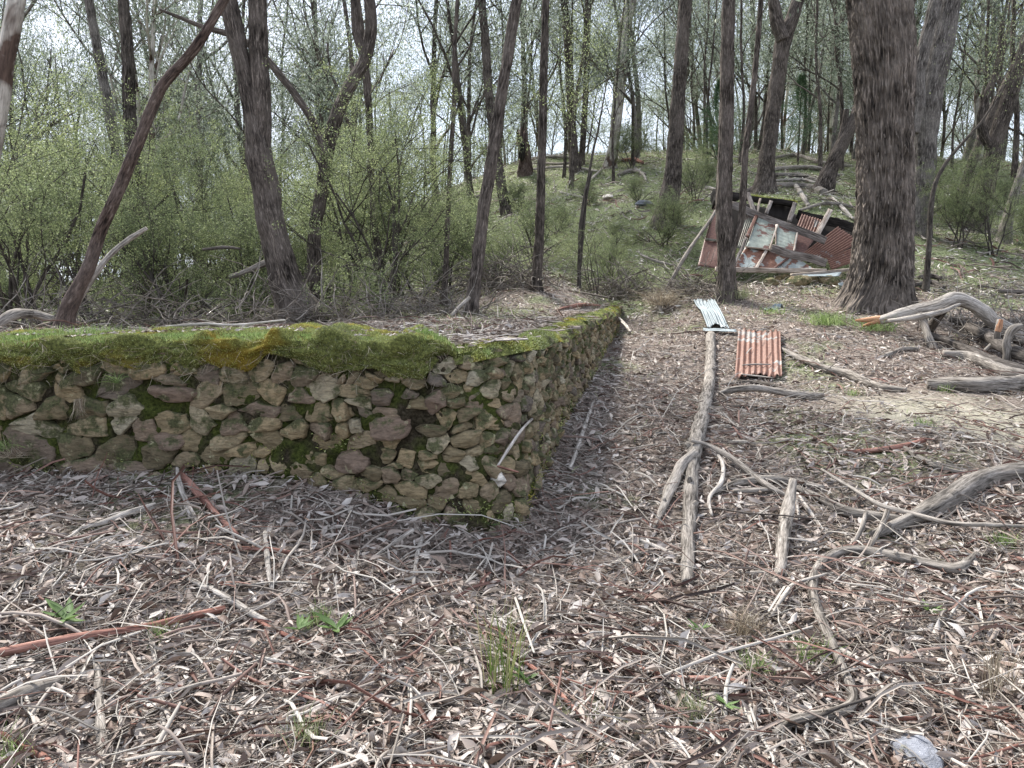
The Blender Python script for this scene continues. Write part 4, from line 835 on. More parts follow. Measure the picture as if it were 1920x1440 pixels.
# ------------------------------------------------------------------ shrubs: airy, small yellow-green leaves on dark crooked stems
def make_shrub(seed, hgt, spread, nl, lsz=.02, sparse=False, leaf='leaf_shrub'):
    rg = np.random.default_rng(seed); tubes = []; an = []
    for c in range(5 if not sparse else 4):
        a = rg.uniform(0, 6.28); lean = rg.uniform(.15, .8) * spread; grow(rg, [rg.normal(0, .08), rg.normal(0, .08), -.1], nrm(np.array([math.cos(a) * lean, math.sin(a) * lean, 1])), hgt * rg.uniform(.5, .75), .028, 0, 3, tubes, an, .1, .24, (3, 6))
    A = np.array([a[0] for a in an])
    # fine twiglets
    nt = 1300; k = rg.integers(0, len(A), nt); d = nrm(rg.normal(size=(nt, 3)) + [0, 0, .2]); L = rg.uniform(.12, .38, nt)[:, None]; p0 = A[k]; p1 = p0 + d * L; s = nrm(np.cross(d, rg.normal(size=(nt, 3)))) * .0018
    TV = np.stack([p0 - s, p0 + s, p1], 1).reshape(-1, 3); TF = np.arange(nt * 3).reshape(-1, 3)
    kk = rg.integers(0, nt, nl); t = rg.uniform(.1, 1.05, nl)[:, None]; P = p0[kk] + d[kk] * L[kk] * t + rg.normal(size=(nl, 3)) * .03
    dl = nrm(rg.normal(size=(nl, 3)) + [0, 0, .3]); s = nrm(np.cross(dl, rg.normal(size=(nl, 3)))); l = lsz * rg.uniform(.6, 1.4, nl)[:, None]
    V = np.stack([P, P + dl * l * .5 + s * l * .26, P + dl * l, P + dl * l * .5 - s * l * .26], 1).reshape(-1, 3)
    return tubes, (TV, TF), (V, np.arange(nl * 4).reshape(-1, 4))
shr = []
for k, (sd, h, spd, nl, ls) in enumerate([(201, 3.9, .8, 44000, .025), (202, 3.3, 1.1, 44000, .025), (203, 4.4, .6, 40000, .025), (204, 2.0, 1.3, 28000, .023)]):
    tb, (TV, TF), (V, F_) = make_shrub(sd, h, spd, nl, ls); root = empty('shrub', (0, 0, 0), 'x', 'shrub', 'shrubs'); b = Buf()
    for q, (P, r) in enumerate(tb): tube(b, P, r, 6 if r.max() > .015 else 3, 0, False, seed=q)
    b.add(TV, None, TF); b.build('stems', M['twig_dark'], root, True); mk('foliage', V, F_, M['leaf_shrub'], root); shr.append([root, False])
def put_shrub(k, px, Y, sc, rz, label, dz=0):
    p = Gd(px, Y); o, used = shr[k]
    if used: return dup(o, p + [0, 0, dz], rz, sc, label, None)
    o.location = p; o.rotation_euler = (0, 0, rz); o.scale = (sc,) * 3 if not hasattr(sc, '__len__') else sc; o['label'] = label; shr[k][1] = True
    return o
SH = [(0, 60, 11.5, 1.1, 'big airy yellow-green shrub filling the left edge behind the wall'), (1, 190, 13.0, 1.15, 'rounded light-green shrub behind the leaning red-brown trunk'), (2, 150, 16, 1.25, 'taller shrub showing above the left-hand shrubs'),
      (1, -40, 15, 1.2, 'shrub half cut by the left edge of the photo'), (3, 330, 12.0, 1.2, 'low wide shrub between the leaning trunk and the twin-stemmed tree'), (0, 380, 15, 1.0, 'bright shrub left of the twin-stemmed tree'),
      (2, 470, 14.5, .8, 'narrow shrub just left of the twin-stemmed trunk'), (3, 450, 12.4, 1.1, 'low dull shrub at the foot of the twin-stemmed tree'), (1, 690, 14.5, 1.1, 'shrub behind the slender dark sapling'),
      (0, 760, 16, 1.15, 'open twiggy shrub left of the slim leaning gum'), (2, 720, 12.3, .95, 'tall thin shrub with crooked dark stems behind the mossy cap'), (3, 830, 15.5, 1.1, 'low shrub at the left foot of the ridge'),
      (0, 640, 18, 1.1, 'pale shrub further back between the trunks'), (3, 880, 18.5, 1.0, 'small shrub where the ridge slope begins'), (1, 560, 19, 1.1, 'shrub deep in the hollow behind the twin-stemmed tree'),
      (3, 1000, 18, .85, 'small airy shrub on the slope behind the slim upright gum'), (3, 1240, 18.5, .75, 'small shrub round the foot of the scrubby gum'), (0, 1290, 21, .5, 'light shrub left of the hut roof'),
      (2, 1115, 15.0, .42, 'thin sprig of shrub above the end of the wall'), (3, 1150, 16.5, .6, 'twiggy low shrub on the slope right of the twin sapling'), (1, 1180, 29, .6, 'feathery shrub on the ridge by the two-toned gum'),
      (0, 1780, 18, .6, 'yellow-tinged shrub right of the big trunk'), (2, 1850, 17.5, .6, 'airy shrub on the right-hand slope'), (3, 1930, 18, .8, 'shrub at the right edge on the slope'), (3, 1720, 22, .9, 'shrub showing just behind the big trunk'),
      (0, 260, 20, 1.2, 'shrub in the second row behind the left shrubs'), (1, 60, 22, 1.3, 'shrub in the far left second row'), (2, 420, 22, 1.2, 'far shrub between leaning trunk and twin-stemmed tree'), (3, 610, 13.0, .9, 'low scraggy shrub right of the twin-stemmed trunk'),
      (3, 1330, 30, .8, 'small shrub on the crest above the hut'), (3, 930, 14.5, .6, 'small dull shrub between the two slim gums')]
SH += [(3, 20, 17, 1.3, 'low shrub closing the gap at the far left edge'), (3, 110, 19, 1.4, 'low dull shrub far behind the left-edge shrubs'), (3, -60, 19, 1.5, 'low shrub beyond the left edge of the photo'), (0, 210, 26, 1.0, 'far shrub behind the leaning red-brown trunk'), (3, 860, 19.5, 0.55, 'low mound of scrub at the left foot of the grassy ridge'), (3, 1045, 20, 0.5, 'low green scrub on the slope right of the slim upright gum'), (3, 1100, 23, 0.5, 'low scrub halfway up the slope under the dark ridge gums'), (3, 1190, 22, 0.45, 'low scrub on the slope left of the scrubby-footed gum'), (3, 970, 26, 0.6, 'low scrub just below the hollow stump'), (3, 1310, 24, 0.55, 'low scrub on the slope above and left of the hut'), (3, 1600, 26, 0.5, 'low scrub uphill of the hut beside the big trunk'), (3, 1870, 24, 0.6, 'low scrub on the right-hand slope behind the leaning gums'), (3, 905, 23, 0.6, 'low scrub on the ridge shoulder behind the slim leaning gum'), (3, 1150, 18.5, 0.4, 'small green mound of scrub on the slope above the wall end')]
for q, (k, px, Y, sc, lab) in enumerate(SH): put_shrub(k, px, Y, sc, q * 1.3, lab)
# two dark fir-like saplings on the skyline
def fir(px, Y, h, seed, label):
    rg = np.random.default_rng(seed); p = Gd(px, Y); b = Buf(); tube(b, np.array([p + [0, 0, z] for z in np.linspace(-.1, h, 8)]), np.linspace(.05, .008, 8), 6); root = empty('conifer_sapling', p, label, 'tree'); b.build('trunk', M['bark'], root, True, p)
    n = 7000; t = rg.random(n) ** .8; a = rg.uniform(0, 6.28, n); a = np.round(a * 1.4 + t * 9) / 1.4 + rg.normal(0, .12, n); rr = rg.random(n) ** .6 * (1 - t) * h * (.34 + .2 * np.sin(a * 2.3 + t * 11)) + .04; P = p + np.stack([np.cos(a) * rr, np.sin(a) * rr, .15 * h + t * h * .85 + rr * .25 + rg.normal(0, .05, n)], -1)
    V, Q, T = blades(P, nrm(np.stack([np.cos(a), np.sin(a), .4 + 0 * a], -1) + rg.normal(0, .4, (n, 3))), rg.uniform(.06, .14, n), rg.uniform(.012, .02, n), rg, seg=1); bb = Buf(); bb.add(V, Q, T); bb.build('crown', M['leaf_fir'], root, False, p)
fir(1335, 27, 3.2, 1, 'dark green conifer sapling behind the straight gum'); fir(1480, 30, 3.4, 2, 'dark green conifer sapling right of the forked gum')

# ------------------------------------------------------------------ the collapsed hut
hut = empty('collapsed_hut', at(1440, 520, 16.0), 'collapsed hut of rusty corrugated iron and grey boards leaning against the slope', 'hut'); HO = np.array(hut.location)
def S(Xq, Yq, off=0.0):
    return at(1280 + Xq / 5.3333, 340 + Yq / 5.3333, 15.35 + (880 - Yq) / 630 * 1.5 + off)
def wsheet(name, c, mat, ncorr=0, amp=.012, parent=None, org=None, dent=.012, nv=14, thick=.004, seed=0, jag=0.0):
    """four world corners (bottom-left, bottom-right, top-right, top-left); corrugations run bottom to top"""
    c = [np.asarray(q, float) for q in c]; nu = max(12, ncorr * 10); u = np.linspace(0, 1, nu + 1); v = np.linspace(0, 1, nv + 1); U, Vv = np.meshgrid(u, v, indexing='ij')
    rgj = np.random.default_rng(seed + 99)
    if jag: Vj = Vv.copy(); e = rgj.normal(0, jag, nu + 1); e = np.convolve(e, np.ones(3) / 3, 'same'); Vj = Vv + e[:, None] * (np.abs(Vv - .5) * 2) ** 4
    else: Vj = Vv
    P = (c[0] * (1 - U[..., None]) + c[1] * U[..., None]) * (1 - Vj[..., None]) + (c[3] * (1 - U[..., None]) + c[2] * U[..., None]) * Vj[..., None]
    nn = nrm(np.cross(c[1] - c[0], c[3] - c[0])); w = amp * np.sin(U * ncorr * 2 * np.pi) if ncorr else 0
    if nn[1] > 0: nn = -nn
    d = dent * fbm(np.stack([U * 2.3 + seed, Vv * 2.3, U * 0 + seed], -1), 3); P = P + nn * (w + d)[..., None] if ncorr else P + nn * d[..., None]
    P2 = P - nn * thick; a, b_ = P.shape[:2]; i = (np.arange(a - 1)[:, None] * b_ + np.arange(b_ - 1)[None]).ravel(); Q = np.stack([i, i + b_, i + b_ + 1, i + 1], -1); m = a * b_
    rim = list(range(0, b_)) + [k * b_ + b_ - 1 for k in range(1, a)] + [m - 1 - k for k in range(1, b_)] + [k * b_ for k in range(a - 2, 0, -1)]
    R_ = np.array([(rim[k], rim[(k + 1) % len(rim)], rim[(k + 1) % len(rim)] + m, rim[k] + m) for k in range(len(rim))])
    V = np.concatenate([P.reshape(-1, 3), P2.reshape(-1, 3)]); V = V - (org if org is not None else (HO if parent is not None else 0)); return mk(name, V, [Q, (Q + m)[:, ::-1], R_], M[mat], parent, ncorr > 0)
def plank(name, A, B, w, t, mat, parent=None, wdir=(0, 0, 1), seed=0, org=None, warp=.012):
    A, B = np.asarray(A, float), np.asarray(B, float); x = nrm(B - A); z = np.asarray(wdir, float); z = nrm(z - (z @ x) * x); y = np.cross(z, x); n = 14; rg = np.random.default_rng(seed + 7); V = []; At = []
    L = np.linalg.norm(B - A); ed = rg.normal(0, .012 * w + .0008, (n + 1, 8)); sect = [(-.5, -.42), (-.5, .42), (-.42, .5), (.42, .5), (.5, .42), (.5, -.42), (.42, -.5), (-.42, -.5)]
    for k in range(n + 1):
        c = A + (B - A) * k / n + z * warp * math.sin(k * .6 + seed) + (x * rg.normal(0, .02 * 1) if k in (0, n) else 0)
        for j, (a, b_) in enumerate(sect):
            V.append(c + y * a * t + z * (b_ * w + ed[k, j]) + (x * ed[k, j] * .8 if k in (0, n) else 0)); At.append((a * t + seed, b_ * w, k / n * L))
    Q = [(k * 8 + j, k * 8 + (j + 1) % 8, k * 8 + 8 + (j + 1) % 8, k * 8 + 8 + j) for k in range(n) for j in range(8)]; b = Buf(); b.add(V, Q, None, At)
    caps = np.array([list(range(8))[::-1]]); V = np.concatenate(b.V); V = V - (org if org is not None else (HO if parent is not None else 0))
    return mk(name, V, [np.concatenate(b.Q), np.array([list(range(7, -1, -1)), list(range(n * 8, n * 8 + 8))])], M[mat], parent, False, np.concatenate(b.A))
def q4(a, b_, c, d, off=0.0, o2=None): return [S(*a, off), S(*b_, off), S(*c, off if o2 is None else o2), S(*d, off if o2 is None else o2)]
wsheet('roof_sheet', q4((150, 850), (372, 872), (392, 596), (222, 570), .04), 'rust_dark', 0, parent=hut, seed=1)['label'] = 'dark rusted flat panel at the lower left of the hut'
wsheet('roof_sheet', q4((228, 585), (400, 606), (440, 230), (345, 232), .10), 'rust_dark', 0, parent=hut, seed=2)['label'] = 'rusted panel above the lower left one'
wsheet('roof_sheet', q4((500, 655), (640, 690), (770, 330), (610, 270), .06), 'lichen_iron', 9, .008, hut, seed=3)['label'] = 'dull green lichened corrugated panel'
wsheet('wall_sheet', q4((505, 870), (735, 878), (860, 690), (630, 650), .0), 'rust_white', 0, parent=hut, seed=4)
wsheet('wall_sheet', q4((738, 878), (930, 880), (1085, 740), (850, 690), .02), 'rust_white', 0, parent=hut, seed=5)
wsheet('wall_sheet', q4((925, 880), (1330, 885), (1180, 790), (1065, 750), .05), 'rust_white', 0, parent=hut, seed=6)
wsheet('door_panel', q4((762, 345), (630, 660), (868, 690), (948, 448), -.06), 'paint_green', 6, .0022, hut, seed=7)['label'] = 'larger flaking pale green panel with a hole'
wsheet('door_panel', q4((945, 430), (928, 640), (1110, 695), (1145, 515), -.13), 'paint_green', 6, .0025, hut, seed=14)['label'] = 'smaller pale green panel in a frame'
wsheet('wall_sheet', q4((1105, 690), (1215, 720), (1320, 580), (1150, 500), .03), 'rust_dark', 0, parent=hut, seed=9)
wsheet('roof_sheet', q4((1130, 480), (1340, 560), (1405, 385), (1190, 330), .10), 'rust', 8, .013, hut, seed=10)['label'] = 'small upright rusty corrugated sheet'
def sheet2(a, b_, c, d, off, seed, nc): return wsheet('roof_sheet', [S(*a, off), S(*b_, off), S(*c, off), S(*d, off)], 'rust', nc, .016, hut, seed=seed, jag=.012)
sheet2((1200, 720), (1450, 775), (1770, 612), (1555, 448), -.02, 11, 10)['label'] = 'rusty corrugated sheet tilted like a fan'
sheet2((1440, 780), (1490, 882), (1790, 780), (1790, 625), -.05, 12, 6)['label'] = 'lower rusty corrugated sheet of the fan'
# frames, boards, posts
plank('board', S(470, 232, -.02), S(1418, 592, -.22), .16, .035, 'wood_grey', hut, seed=1)['label'] = 'long grey board slanting across the hut'
plank('board', S(885, 672, -.15), S(1450, 822, -.2), .165, .035, 'wood_grey', hut, seed=2)
plank('board', S(1130, 325, .3), S(1830, 490, .2), .20, .05, 'wood_black', hut, seed=3)['label'] = 'dark heavy board at the upper right'
plank('ridge_strip', S(742, 335, -.08), S(640, 560, -.1), .065, .03, 'rust', hut, (1, 0, 0), seed=4, warp=.002)
plank('strip', S(640, 560, -.08), S(510, 850, -.06), .05, .03, 'wood_grey', hut, (1, 0, 0), seed=5, warp=.002)
plank('strip', S(945, 440, -.16), S(866, 690, -.12), .035, .03, 'wood_pale', hut, (1, 0, 0), seed=6, warp=.002)
plank('strip', S(1145, 512, -.16), S(1112, 700, -.15), .035, .03, 'wood_pale', hut, (1, 0, 0), seed=7, warp=.002)
plank('strip', S(932, 436, -.16), S(930, 640, -.16), .025, .02, 'wood_pale', hut, (1, 0, 0), seed=8, warp=.002)
plank('strip', S(630, 655, -.1), S(868, 683, -.1), .03, .03, 'wood_pale', hut, seed=9, warp=.002)
plank('strip', S(838, 695, -.05), S(735, 870, -.05), .06, .03, 'wood_pale', hut, (1, 0, 0), seed=10, warp=.002)
plank('strip', S(1072, 755, -.04), S(918, 868, -.06), .04, .03, 'rust_dark', hut, (1, 0, 0), seed=11, warp=.002)
plank('strip', S(225, 578, 0), S(398, 602, 0), .05, .03, 'lichen_iron', hut, seed=12, warp=.002)
plank('ground_beam', S(330, 880, -.12), S(1445, 902, -.25), .10, .14, 'wood_pale', hut, seed=13, warp=.002)['label'] = 'pale beam lying along the foot of the hut'
plank('ground_beam', S(1085, 940, -.4), S(1740, 878, -.3), .06, .07, 'wood_pale', hut, seed=14, warp=.002)
plank('post', S(1330, 560, .05), S(1480, 285, .0), .11, .07, 'wood_pale', hut, (1, 0, 0), seed=15, warp=.002)
plank('post', S(648, 110, .0), S(712, 300, .0), .09, .06, 'wood_grey', hut, (1, 0, 0), seed=16, warp=.002)
plank('post', S(880, 215, .1), S(835, 330, .1), .08, .06, 'wood_grey', hut, (1, 0, 0), seed=17, warp=.002)
plank('post', S(1122, 225, .15), S(1062, 410, .1), .10, .07, 'wood_grey', hut, (1, 0, 0), seed=18, warp=.002)
plank('post', S(775, 175, .05), S(745, 310, .05), .05, .04, 'wood_pale', hut, (1, 0, 0), seed=19, warp=.002)
# dark box of the surviving frame behind: side, lintel with moss, back sheets coloured black as interior shade
plank('lintel', S(470, 140, .3), S(1130, 235, .25), .12, .18, 'wood_black', hut, seed=20)['label'] = 'mossy black beam along the top of the hut'
plank('lintel', S(330, 120, .1), S(350, 235, .1), .20, .25, 'wood_black', hut, (1, 0, 0), seed=21)
plank('lintel', S(300, 150, .15), S(560, 150, .25), .18, .2, 'wood_black', hut, seed=22)
wsheet('back_wall_shade', [S(300, 520, .9), S(1830, 640, .9), S(1830, 500, .9), S(330, 150, .9)], 'wood_black', 0, parent=hut, seed=23, dent=.02)
wsheet('back_wall_shade', [S(860, 340, .45), S(1090, 400, .45), S(1130, 250, .45), S(880, 210, .45)], 'wood_black', 3, .01, hut, seed=24)
wsheet('back_wall_shade', [S(1150, 700, .35), S(1840, 800, .35), S(1840, 470, .45), S(1150, 330, .45)], 'wood_black', 4, .01, hut, seed=25)
wsheet('side_wall', [S(150, 850, .06), S(160, 850, 1.3), S(345, 200, 1.5), S(330, 220, .1)], 'rust_dark', 0, parent=hut, seed=26)
# moss on the lintel
rg = np.random.default_rng(9); n = 5000; t = rg.random(n); A, B = S(460, 118, .3), S(1130, 212, .25); P = A * (1 - t[:, None]) + B * t[:, None] + np.stack([0 * t, rg.uniform(-.12, .12, n), rg.normal(.0, .012, n)], -1)
V, Q, T = blades(P, nrm(rg.normal(0, .6, P.shape) + [0, -.2, .8]), rg.uniform(.02, .05, n), rg.uniform(.008, .016, n), rg, seg=1); b = Buf(); b.add(V, Q, T); b.build('moss', M['moss_hair'], hut, False, HO)
# loose things round the hut
def base_of(P): P = np.asarray(P); return np.array([P[:, 0].mean(), P[:, 1].mean(), P[:, 2].min()])
def loose_sheet(name, corners, mat, nc, amp, label, cat='metal sheet', **kw):
    o = wsheet(name, corners, mat, nc, amp, None, base_of(corners), **kw); o.location = base_of(corners); return tag(o, label, cat)
def gc(pts, lift): return [G(x, y) + np.array([0, 0, lift if np.isscalar(lift) else lift[k]]) for k, (x, y) in enumerate(pts)]
loose_sheet('corrugated_sheet', gc([(1377, 716), (1466, 716), (1462, 634), (1384, 630)], (.07, .07, .10, .10)), 'rust', 8, .011, 'rusty red corrugated sheet with pale edges lying on the litter', dent=.035, jag=.02)
loose_sheet('corrugated_sheet', gc([(1326, 624), (1368, 622), (1340, 570), (1300, 568)], (.10, .08, .08, .08)), 'galv', 6, .012, 'narrow bluish galvanised corrugated sheet above the rusty one', dent=.05, seed=5, jag=.03)
loose_sheet('metal_strip', gc([(1318, 627), (1381, 630), (1380, 625), (1318, 622)], .06), 'galv', 0, 0, 'thin pale metal strip at the lower end of the galvanised sheet', dent=.01, seed=3)
loose_sheet('corrugated_sheet', gc([(1430, 590), (1462, 583), (1470, 575), (1440, 578)], .05), 'galv', 3, .012, 'small crumpled grey metal scrap between the sheets and the big trunk', dent=.05, seed=8)
c = [S(1150, 952, -.55), S(1560, 948, -.6), S(1590, 908, -.35), S(1250, 925, -.35)]
loose_sheet('metal_sheet', c, 'galv', 0, 0, 'pale blue-grey metal sheet lying in front of the hut beam', dent=.01)
# pale metal tub beside the big trunk
def tub():
    c = G(1584, 546); n = 20; V = []; Q = []
    for k, (z, r) in enumerate(((0, .07), (.01, .085), (.14, .12), (.15, .127), (.15, .118), (.02, .08))):
        for j in range(n): V.append((r * math.cos(j * 2 * math.pi / n), r * math.sin(j * 2 * math.pi / n), z))
    for k in range(5): Q += [(k * n + j, k * n + (j + 1) % n, (k + 1) * n + (j + 1) % n, (k + 1) * n + j) for j in range(n)]
    o = mk('metal_tub', np.array(V), [np.array(Q), np.array([list(range(n - 1, -1, -1)), list(range(5 * n, 6 * n))])], M['galv'], None, True); o.location = c + [0, 0, -.01]; o.rotation_euler = (.25, -.1, 0); tag(o, 'small pale metal tub at the left foot of the big trunk', 'tub')
tub()
def rock(px, py, r, mat, label, seed, sq=(1, .8, .6), name='rock', lift=0.0):
    import bmesh
    bm = bmesh.new(); bmesh.ops.create_icosphere(bm, subdivisions=4, radius=1); rg = np.random.default_rng(seed); me = bpy.data.meshes.new(name); bm.to_mesh(me); bm.free()
    V = np.array([v.co[:] for v in me.vertices]); pl = nrm(rg.normal(size=(11, 3))); dd = rg.uniform(.62, .9, 11)
    for p, q in zip(pl, dd): ex = np.clip(V @ p - q, 0, None); V -= ex[:, None] * p * .92
    V += nrm(V) * (fbm(V * 2.2 + seed, 4)[:, None] * .06); V = V * r * np.array(sq); me.vertices.foreach_set('co', V.astype(np.float32).ravel()); me.materials.append(M[mat]); o = bpy.data.objects.new(name, me); col.objects.link(o)
    o.location = G(px, py) + [0, 0, r * sq[2] * .35 + lift]; o.rotation_euler = (0, 0, rg.uniform(0, 6)); return tag(o, label, 'rock')
for k in range(5):
    px = 1445 + k * 27; rock(px, 540 - (k % 2) * 4 - 6, .16 + .03 * (k % 3), 'stone', ['squarish brown foundation stone under the pale metal sheet', 'mossy foundation stone left of centre below the hut beam', 'flat foundation stone in the middle below the hut beam', 'rust-brown foundation stone below the metal sheet', 'foundation stone nearest the big trunk'][k], 60 + k, (1.2, .8, .7))
rock(1718, 1432, .085, 'stone_grey', 'smooth blue-grey stone half buried at the bottom right edge', 3, (1.5, .9, .5))
rock(967, 519, .16, 'stone_white', 'white lichened rock on the bank behind the slim gums', 4, (.8, .6, .9))
rock(1140, 375, .3, 'stone_white', 'pale rock on the grassy hill below the crest', 5, (1.2, .8, .4))
rock(1205, 385, .25, 'stone_grey', 'grey rock beside the pale one on the hill', 6, (1.3, .8, .4))
rock(1762, 398, .28, 'stone_white', 'pale rock on the right-hand slope', 7, (1.2, .8, .5))

# ------------------------------------------------------------------ fallen branches, traced onto the ground where they lie
def gpath(pts, lift, tot=None):
    out = []
    for k, (x, y) in enumerate(pts):
        l = lift if np.isscalar(lift) else lift[k]; g = G(x, y, l); out.append(g)
    return np.array(out)
BR = 0
def branch(label, pts, wid, mat='deadwood', lift=None, name='fallen_branch', cat='branch', sides=12, extra=(), knots=0, depth=None, ends=None, rough=.16, group=None):
    global BR; BR += 1; rg = np.random.default_rng(900 + BR)
    if depth is not None: P = np.array([at(x, y, D) for (x, y), D in zip(pts, np.broadcast_to(depth, (len(pts),)))])
    else:
        P = gpath(pts, 0.0); dist = np.linalg.norm(P - [0, 0, CAMZ], axis=1); r0 = np.array(wid) / 2 / FP * dist; l = r0 * .6 + .012 if lift is None else (np.full(len(pts), lift) if np.isscalar(lift) else np.array(lift)); P = gpath(pts, list(l))
    dist = np.linalg.norm(P - [0, 0, CAMZ], axis=1); r = np.array(wid) / 2 / FP * dist; L = np.linalg.norm(np.diff(P, axis=0), axis=1).sum(); n = int(np.clip(L / .035, 14, 130)); Q = catmull(P, n); rr = np.interp(np.linspace(0, len(pts) - 1, n), np.arange(len(pts)), r)
    b = Buf(); base = Q[n // 2].copy(); base[2] = Q[:, 2].min(); rid = float(np.median(rr)) * .10
    tube(b, Q, rr, 26 if rr.max() > .03 else sides, rough, ridge=rid if rr.max() > .02 else 0, seed=BR * 3.1)
    for k in range(knots):
        i = rg.integers(3, n - 3); q = nrm(rvec(rg) + [0, -.3, .7]); tube(b, np.array([Q[i], Q[i] + q * rr[i] * 1.3, Q[i] + q * rr[i] * rg.uniform(1.4, 2.2)]), np.array([rr[i] * .6, rr[i] * .42, rr[i] * .3]), 9, .15, seed=k)
    if extra or ends is not None:
        root = empty(name, base, label, cat, group); b.build('limb', M[mat], root, True, base)
        for ep, ew, em, en, *ed in extra:
            bb = Buf()
            if ed: EP = np.array([at(x, y, D) for (x, y), D in zip(ep, np.broadcast_to(ed[0], (len(ep),)))])
            else: EP = gpath(ep, .04)
            d2 = np.linalg.norm(EP - [0, 0, CAMZ], axis=1); r2 = np.array(ew) / 2 / FP * d2; m = 20; tube(bb, catmull(EP, m), np.interp(np.linspace(0, len(ep) - 1, m), np.arange(len(ep)), r2), 12, .15, seed=7 + BR, ridge=.004 if r2.max() > .02 else 0); bb.build(en, M[em], root, True, base)
        return root
    o = b.build(name, M[mat], None, True, base); o.location = base; return tag(o, label, cat, group)
branch('long pale weathered log running downhill from the tin sheets', [(1333, 630), (1331, 700), (1322, 760), (1306, 828), (1299, 880), (1293, 960), (1291, 1030), (1289, 1095)], [17, 18, 24, 28, 22, 26, 24, 19], name='fallen_log', cat='log', knots=6, sides=14)
branch('grey curved limb branching off the left side of the long pale log', [(1304, 850), (1276, 880), (1256, 920), (1243, 955), (1226, 992)], [18, 20, 20, 14, 8], lift=[.1, .05, .03, .03, .02], knots=1)
branch('thin dark limb crossing over the long pale log towards the right', [(1296, 828), (1330, 838), (1375, 862), (1410, 890), (1445, 915), (1475, 935)], [7, 9, 10, 12, 11, 6], 'deadwood', [.14, .09, .06, .05, .05, .03])
branch('short upright-looking broken log with a splintered top', [(1487, 905), (1478, 950), (1468, 1010), (1464, 1060), (1452, 1100)], [13, 20, 21, 17, 10], 'deadwood', [.2, .13, .07, .04, .02], 'broken_log', 'log', knots=1)
branch('thick pale root-like limb curving down from the right edge', [(1960, 885), (1900, 890), (1850, 898), (1808, 918), (1770, 945), (1725, 968), (1680, 985), (1635, 1006)], [26, 30, 30, 32, 34, 28, 22, 12], 'deadwood', .045, knots=2)
branch('grey limb below the crossing limb, running right to the thick one', [(1492, 915), (1530, 935), (1580, 957), (1625, 970), (1680, 978), (1720, 985)], [10, 14, 17, 19, 18, 12], 'deadwood')
branch('flat grey limb left of the broken log', [(1335, 930), (1370, 912), (1410, 902), (1455, 902), (1500, 906), (1545, 915)], [7, 12, 14, 14, 12, 7], 'deadwood')
branch('grey limb just under the flat one', [(1375, 925), (1420, 920), (1465, 918)], [8, 10, 6], 'deadwood')
branch('long snaking grey branch curling through the right foreground', [(1832, 1040), (1800, 1066), (1770, 1066), (1720, 1056), (1665, 1044), (1610, 1034), (1565, 1042), (1533, 1068), (1524, 1105), (1535, 1150), (1560, 1205), (1580, 1260), (1597, 1300), (1596, 1325), (1560, 1342), (1505, 1350), (1470, 1365), (1452, 1378)],
       [10, 18, 18, 18, 17, 17, 16, 16, 16, 15, 14, 13, 15, 18, 19, 17, 14, 8], 'deadwood', .035, knots=4)
branch('straight bleached stick right of the snaking branch', [(1500, 1180), (1560, 1212), (1640, 1262), (1735, 1322)], [5, 9, 9, 9], 'stick_pale')
branch('thin pale crooked stick left of the snaking branch', [(1446, 1158), (1470, 1120), (1492, 1098), (1545, 1080)], [5, 7, 7, 4], 'stick_pale', [.03, .06, .05, .08])
branch('brown fallen branch running right from the rusty sheet', [(1466, 655), (1500, 672), (1545, 690), (1590, 702), (1630, 720), (1665, 728), (1700, 732)], [7, 11, 14, 15, 14, 12, 7], 'deadwood')
branch('straight grey log at the right edge with moss under it', [(1738, 722), (1780, 722), (1830, 722), (1880, 720), (1950, 716)], [20, 24, 25, 25, 25], 'deadwood', name='fallen_log', cat='log')
branch('knobbly grey branch just below the rusty sheet', [(1348, 738), (1372, 731), (1410, 728), (1450, 733), (1500, 742), (1542, 742)], [6, 11, 12, 12, 14, 10], 'deadwood', [.06, .1, .12, .1, .06, .03], knots=3)
branch('thin twig lying across the middle of the rusty sheet', [(1392, 686), (1415, 683), (1445, 684)], [2.5, 3, 2], 'stick_pale', .115)
branch('thin twig lying across the lower part of the rusty sheet', [(1390, 702), (1420, 706), (1450, 709)], [2, 3, 2], 'stick_pale', .105)
branch('darker thin branch behind the knobbly one', [(1355, 722), (1400, 717), (1440, 722), (1490, 735)], [5, 8, 9, 4], 'deadwood_dark')
branch('short dark limb below the knobbly branch', [(1360, 762), (1410, 765), (1462, 770)], [5, 9, 5], 'deadwood_dark')
branch('silver-grey fallen bough with an orange splintered end, propped off the ground', [(1650, 601), (1680, 592), (1720, 583), (1760, 574), (1788, 563), (1812, 566), (1840, 582), (1862, 602), (1895, 622), (1950, 650)], [14, 18, 21, 23, 24, 20, 21, 21, 21, 20], 'stick_pale',
       name='fallen_bough', depth=[11.2, 11.1, 11, 10.9, 10.9, 10.9, 10.9, 10.9, 10.9, 10.9], rough=.12,
       extra=[([(1665, 602), (1712, 596), (1760, 586), (1800, 570)], [6, 10, 9, 4], 'stick_pale', 'split_limb', [10.9, 10.7, 10.65, 10.75]), ([(1604, 601), (1630, 600), (1655, 600)], [3, 9, 15], 'fresh_break', 'splintered_end', [11.3, 11.25, 11.2]), ([(1618, 611), (1640, 604), (1662, 599)], [3, 7, 11], 'fresh_break', 'splintered_end', [11.2, 11.2, 11.15]),
              ([(1722, 588), (1733, 610), (1742, 635), (1752, 660)], [12, 12, 12, 15], 'deadwood', 'prop', [10.9, 10.8, 10.6, 10.4]), ([(1768, 578), (1755, 598), (1742, 618), (1735, 640)], [17, 15, 15, 14], 'deadwood_dark', 'prop', [11.0, 11.2, 11.4, 11.5])])
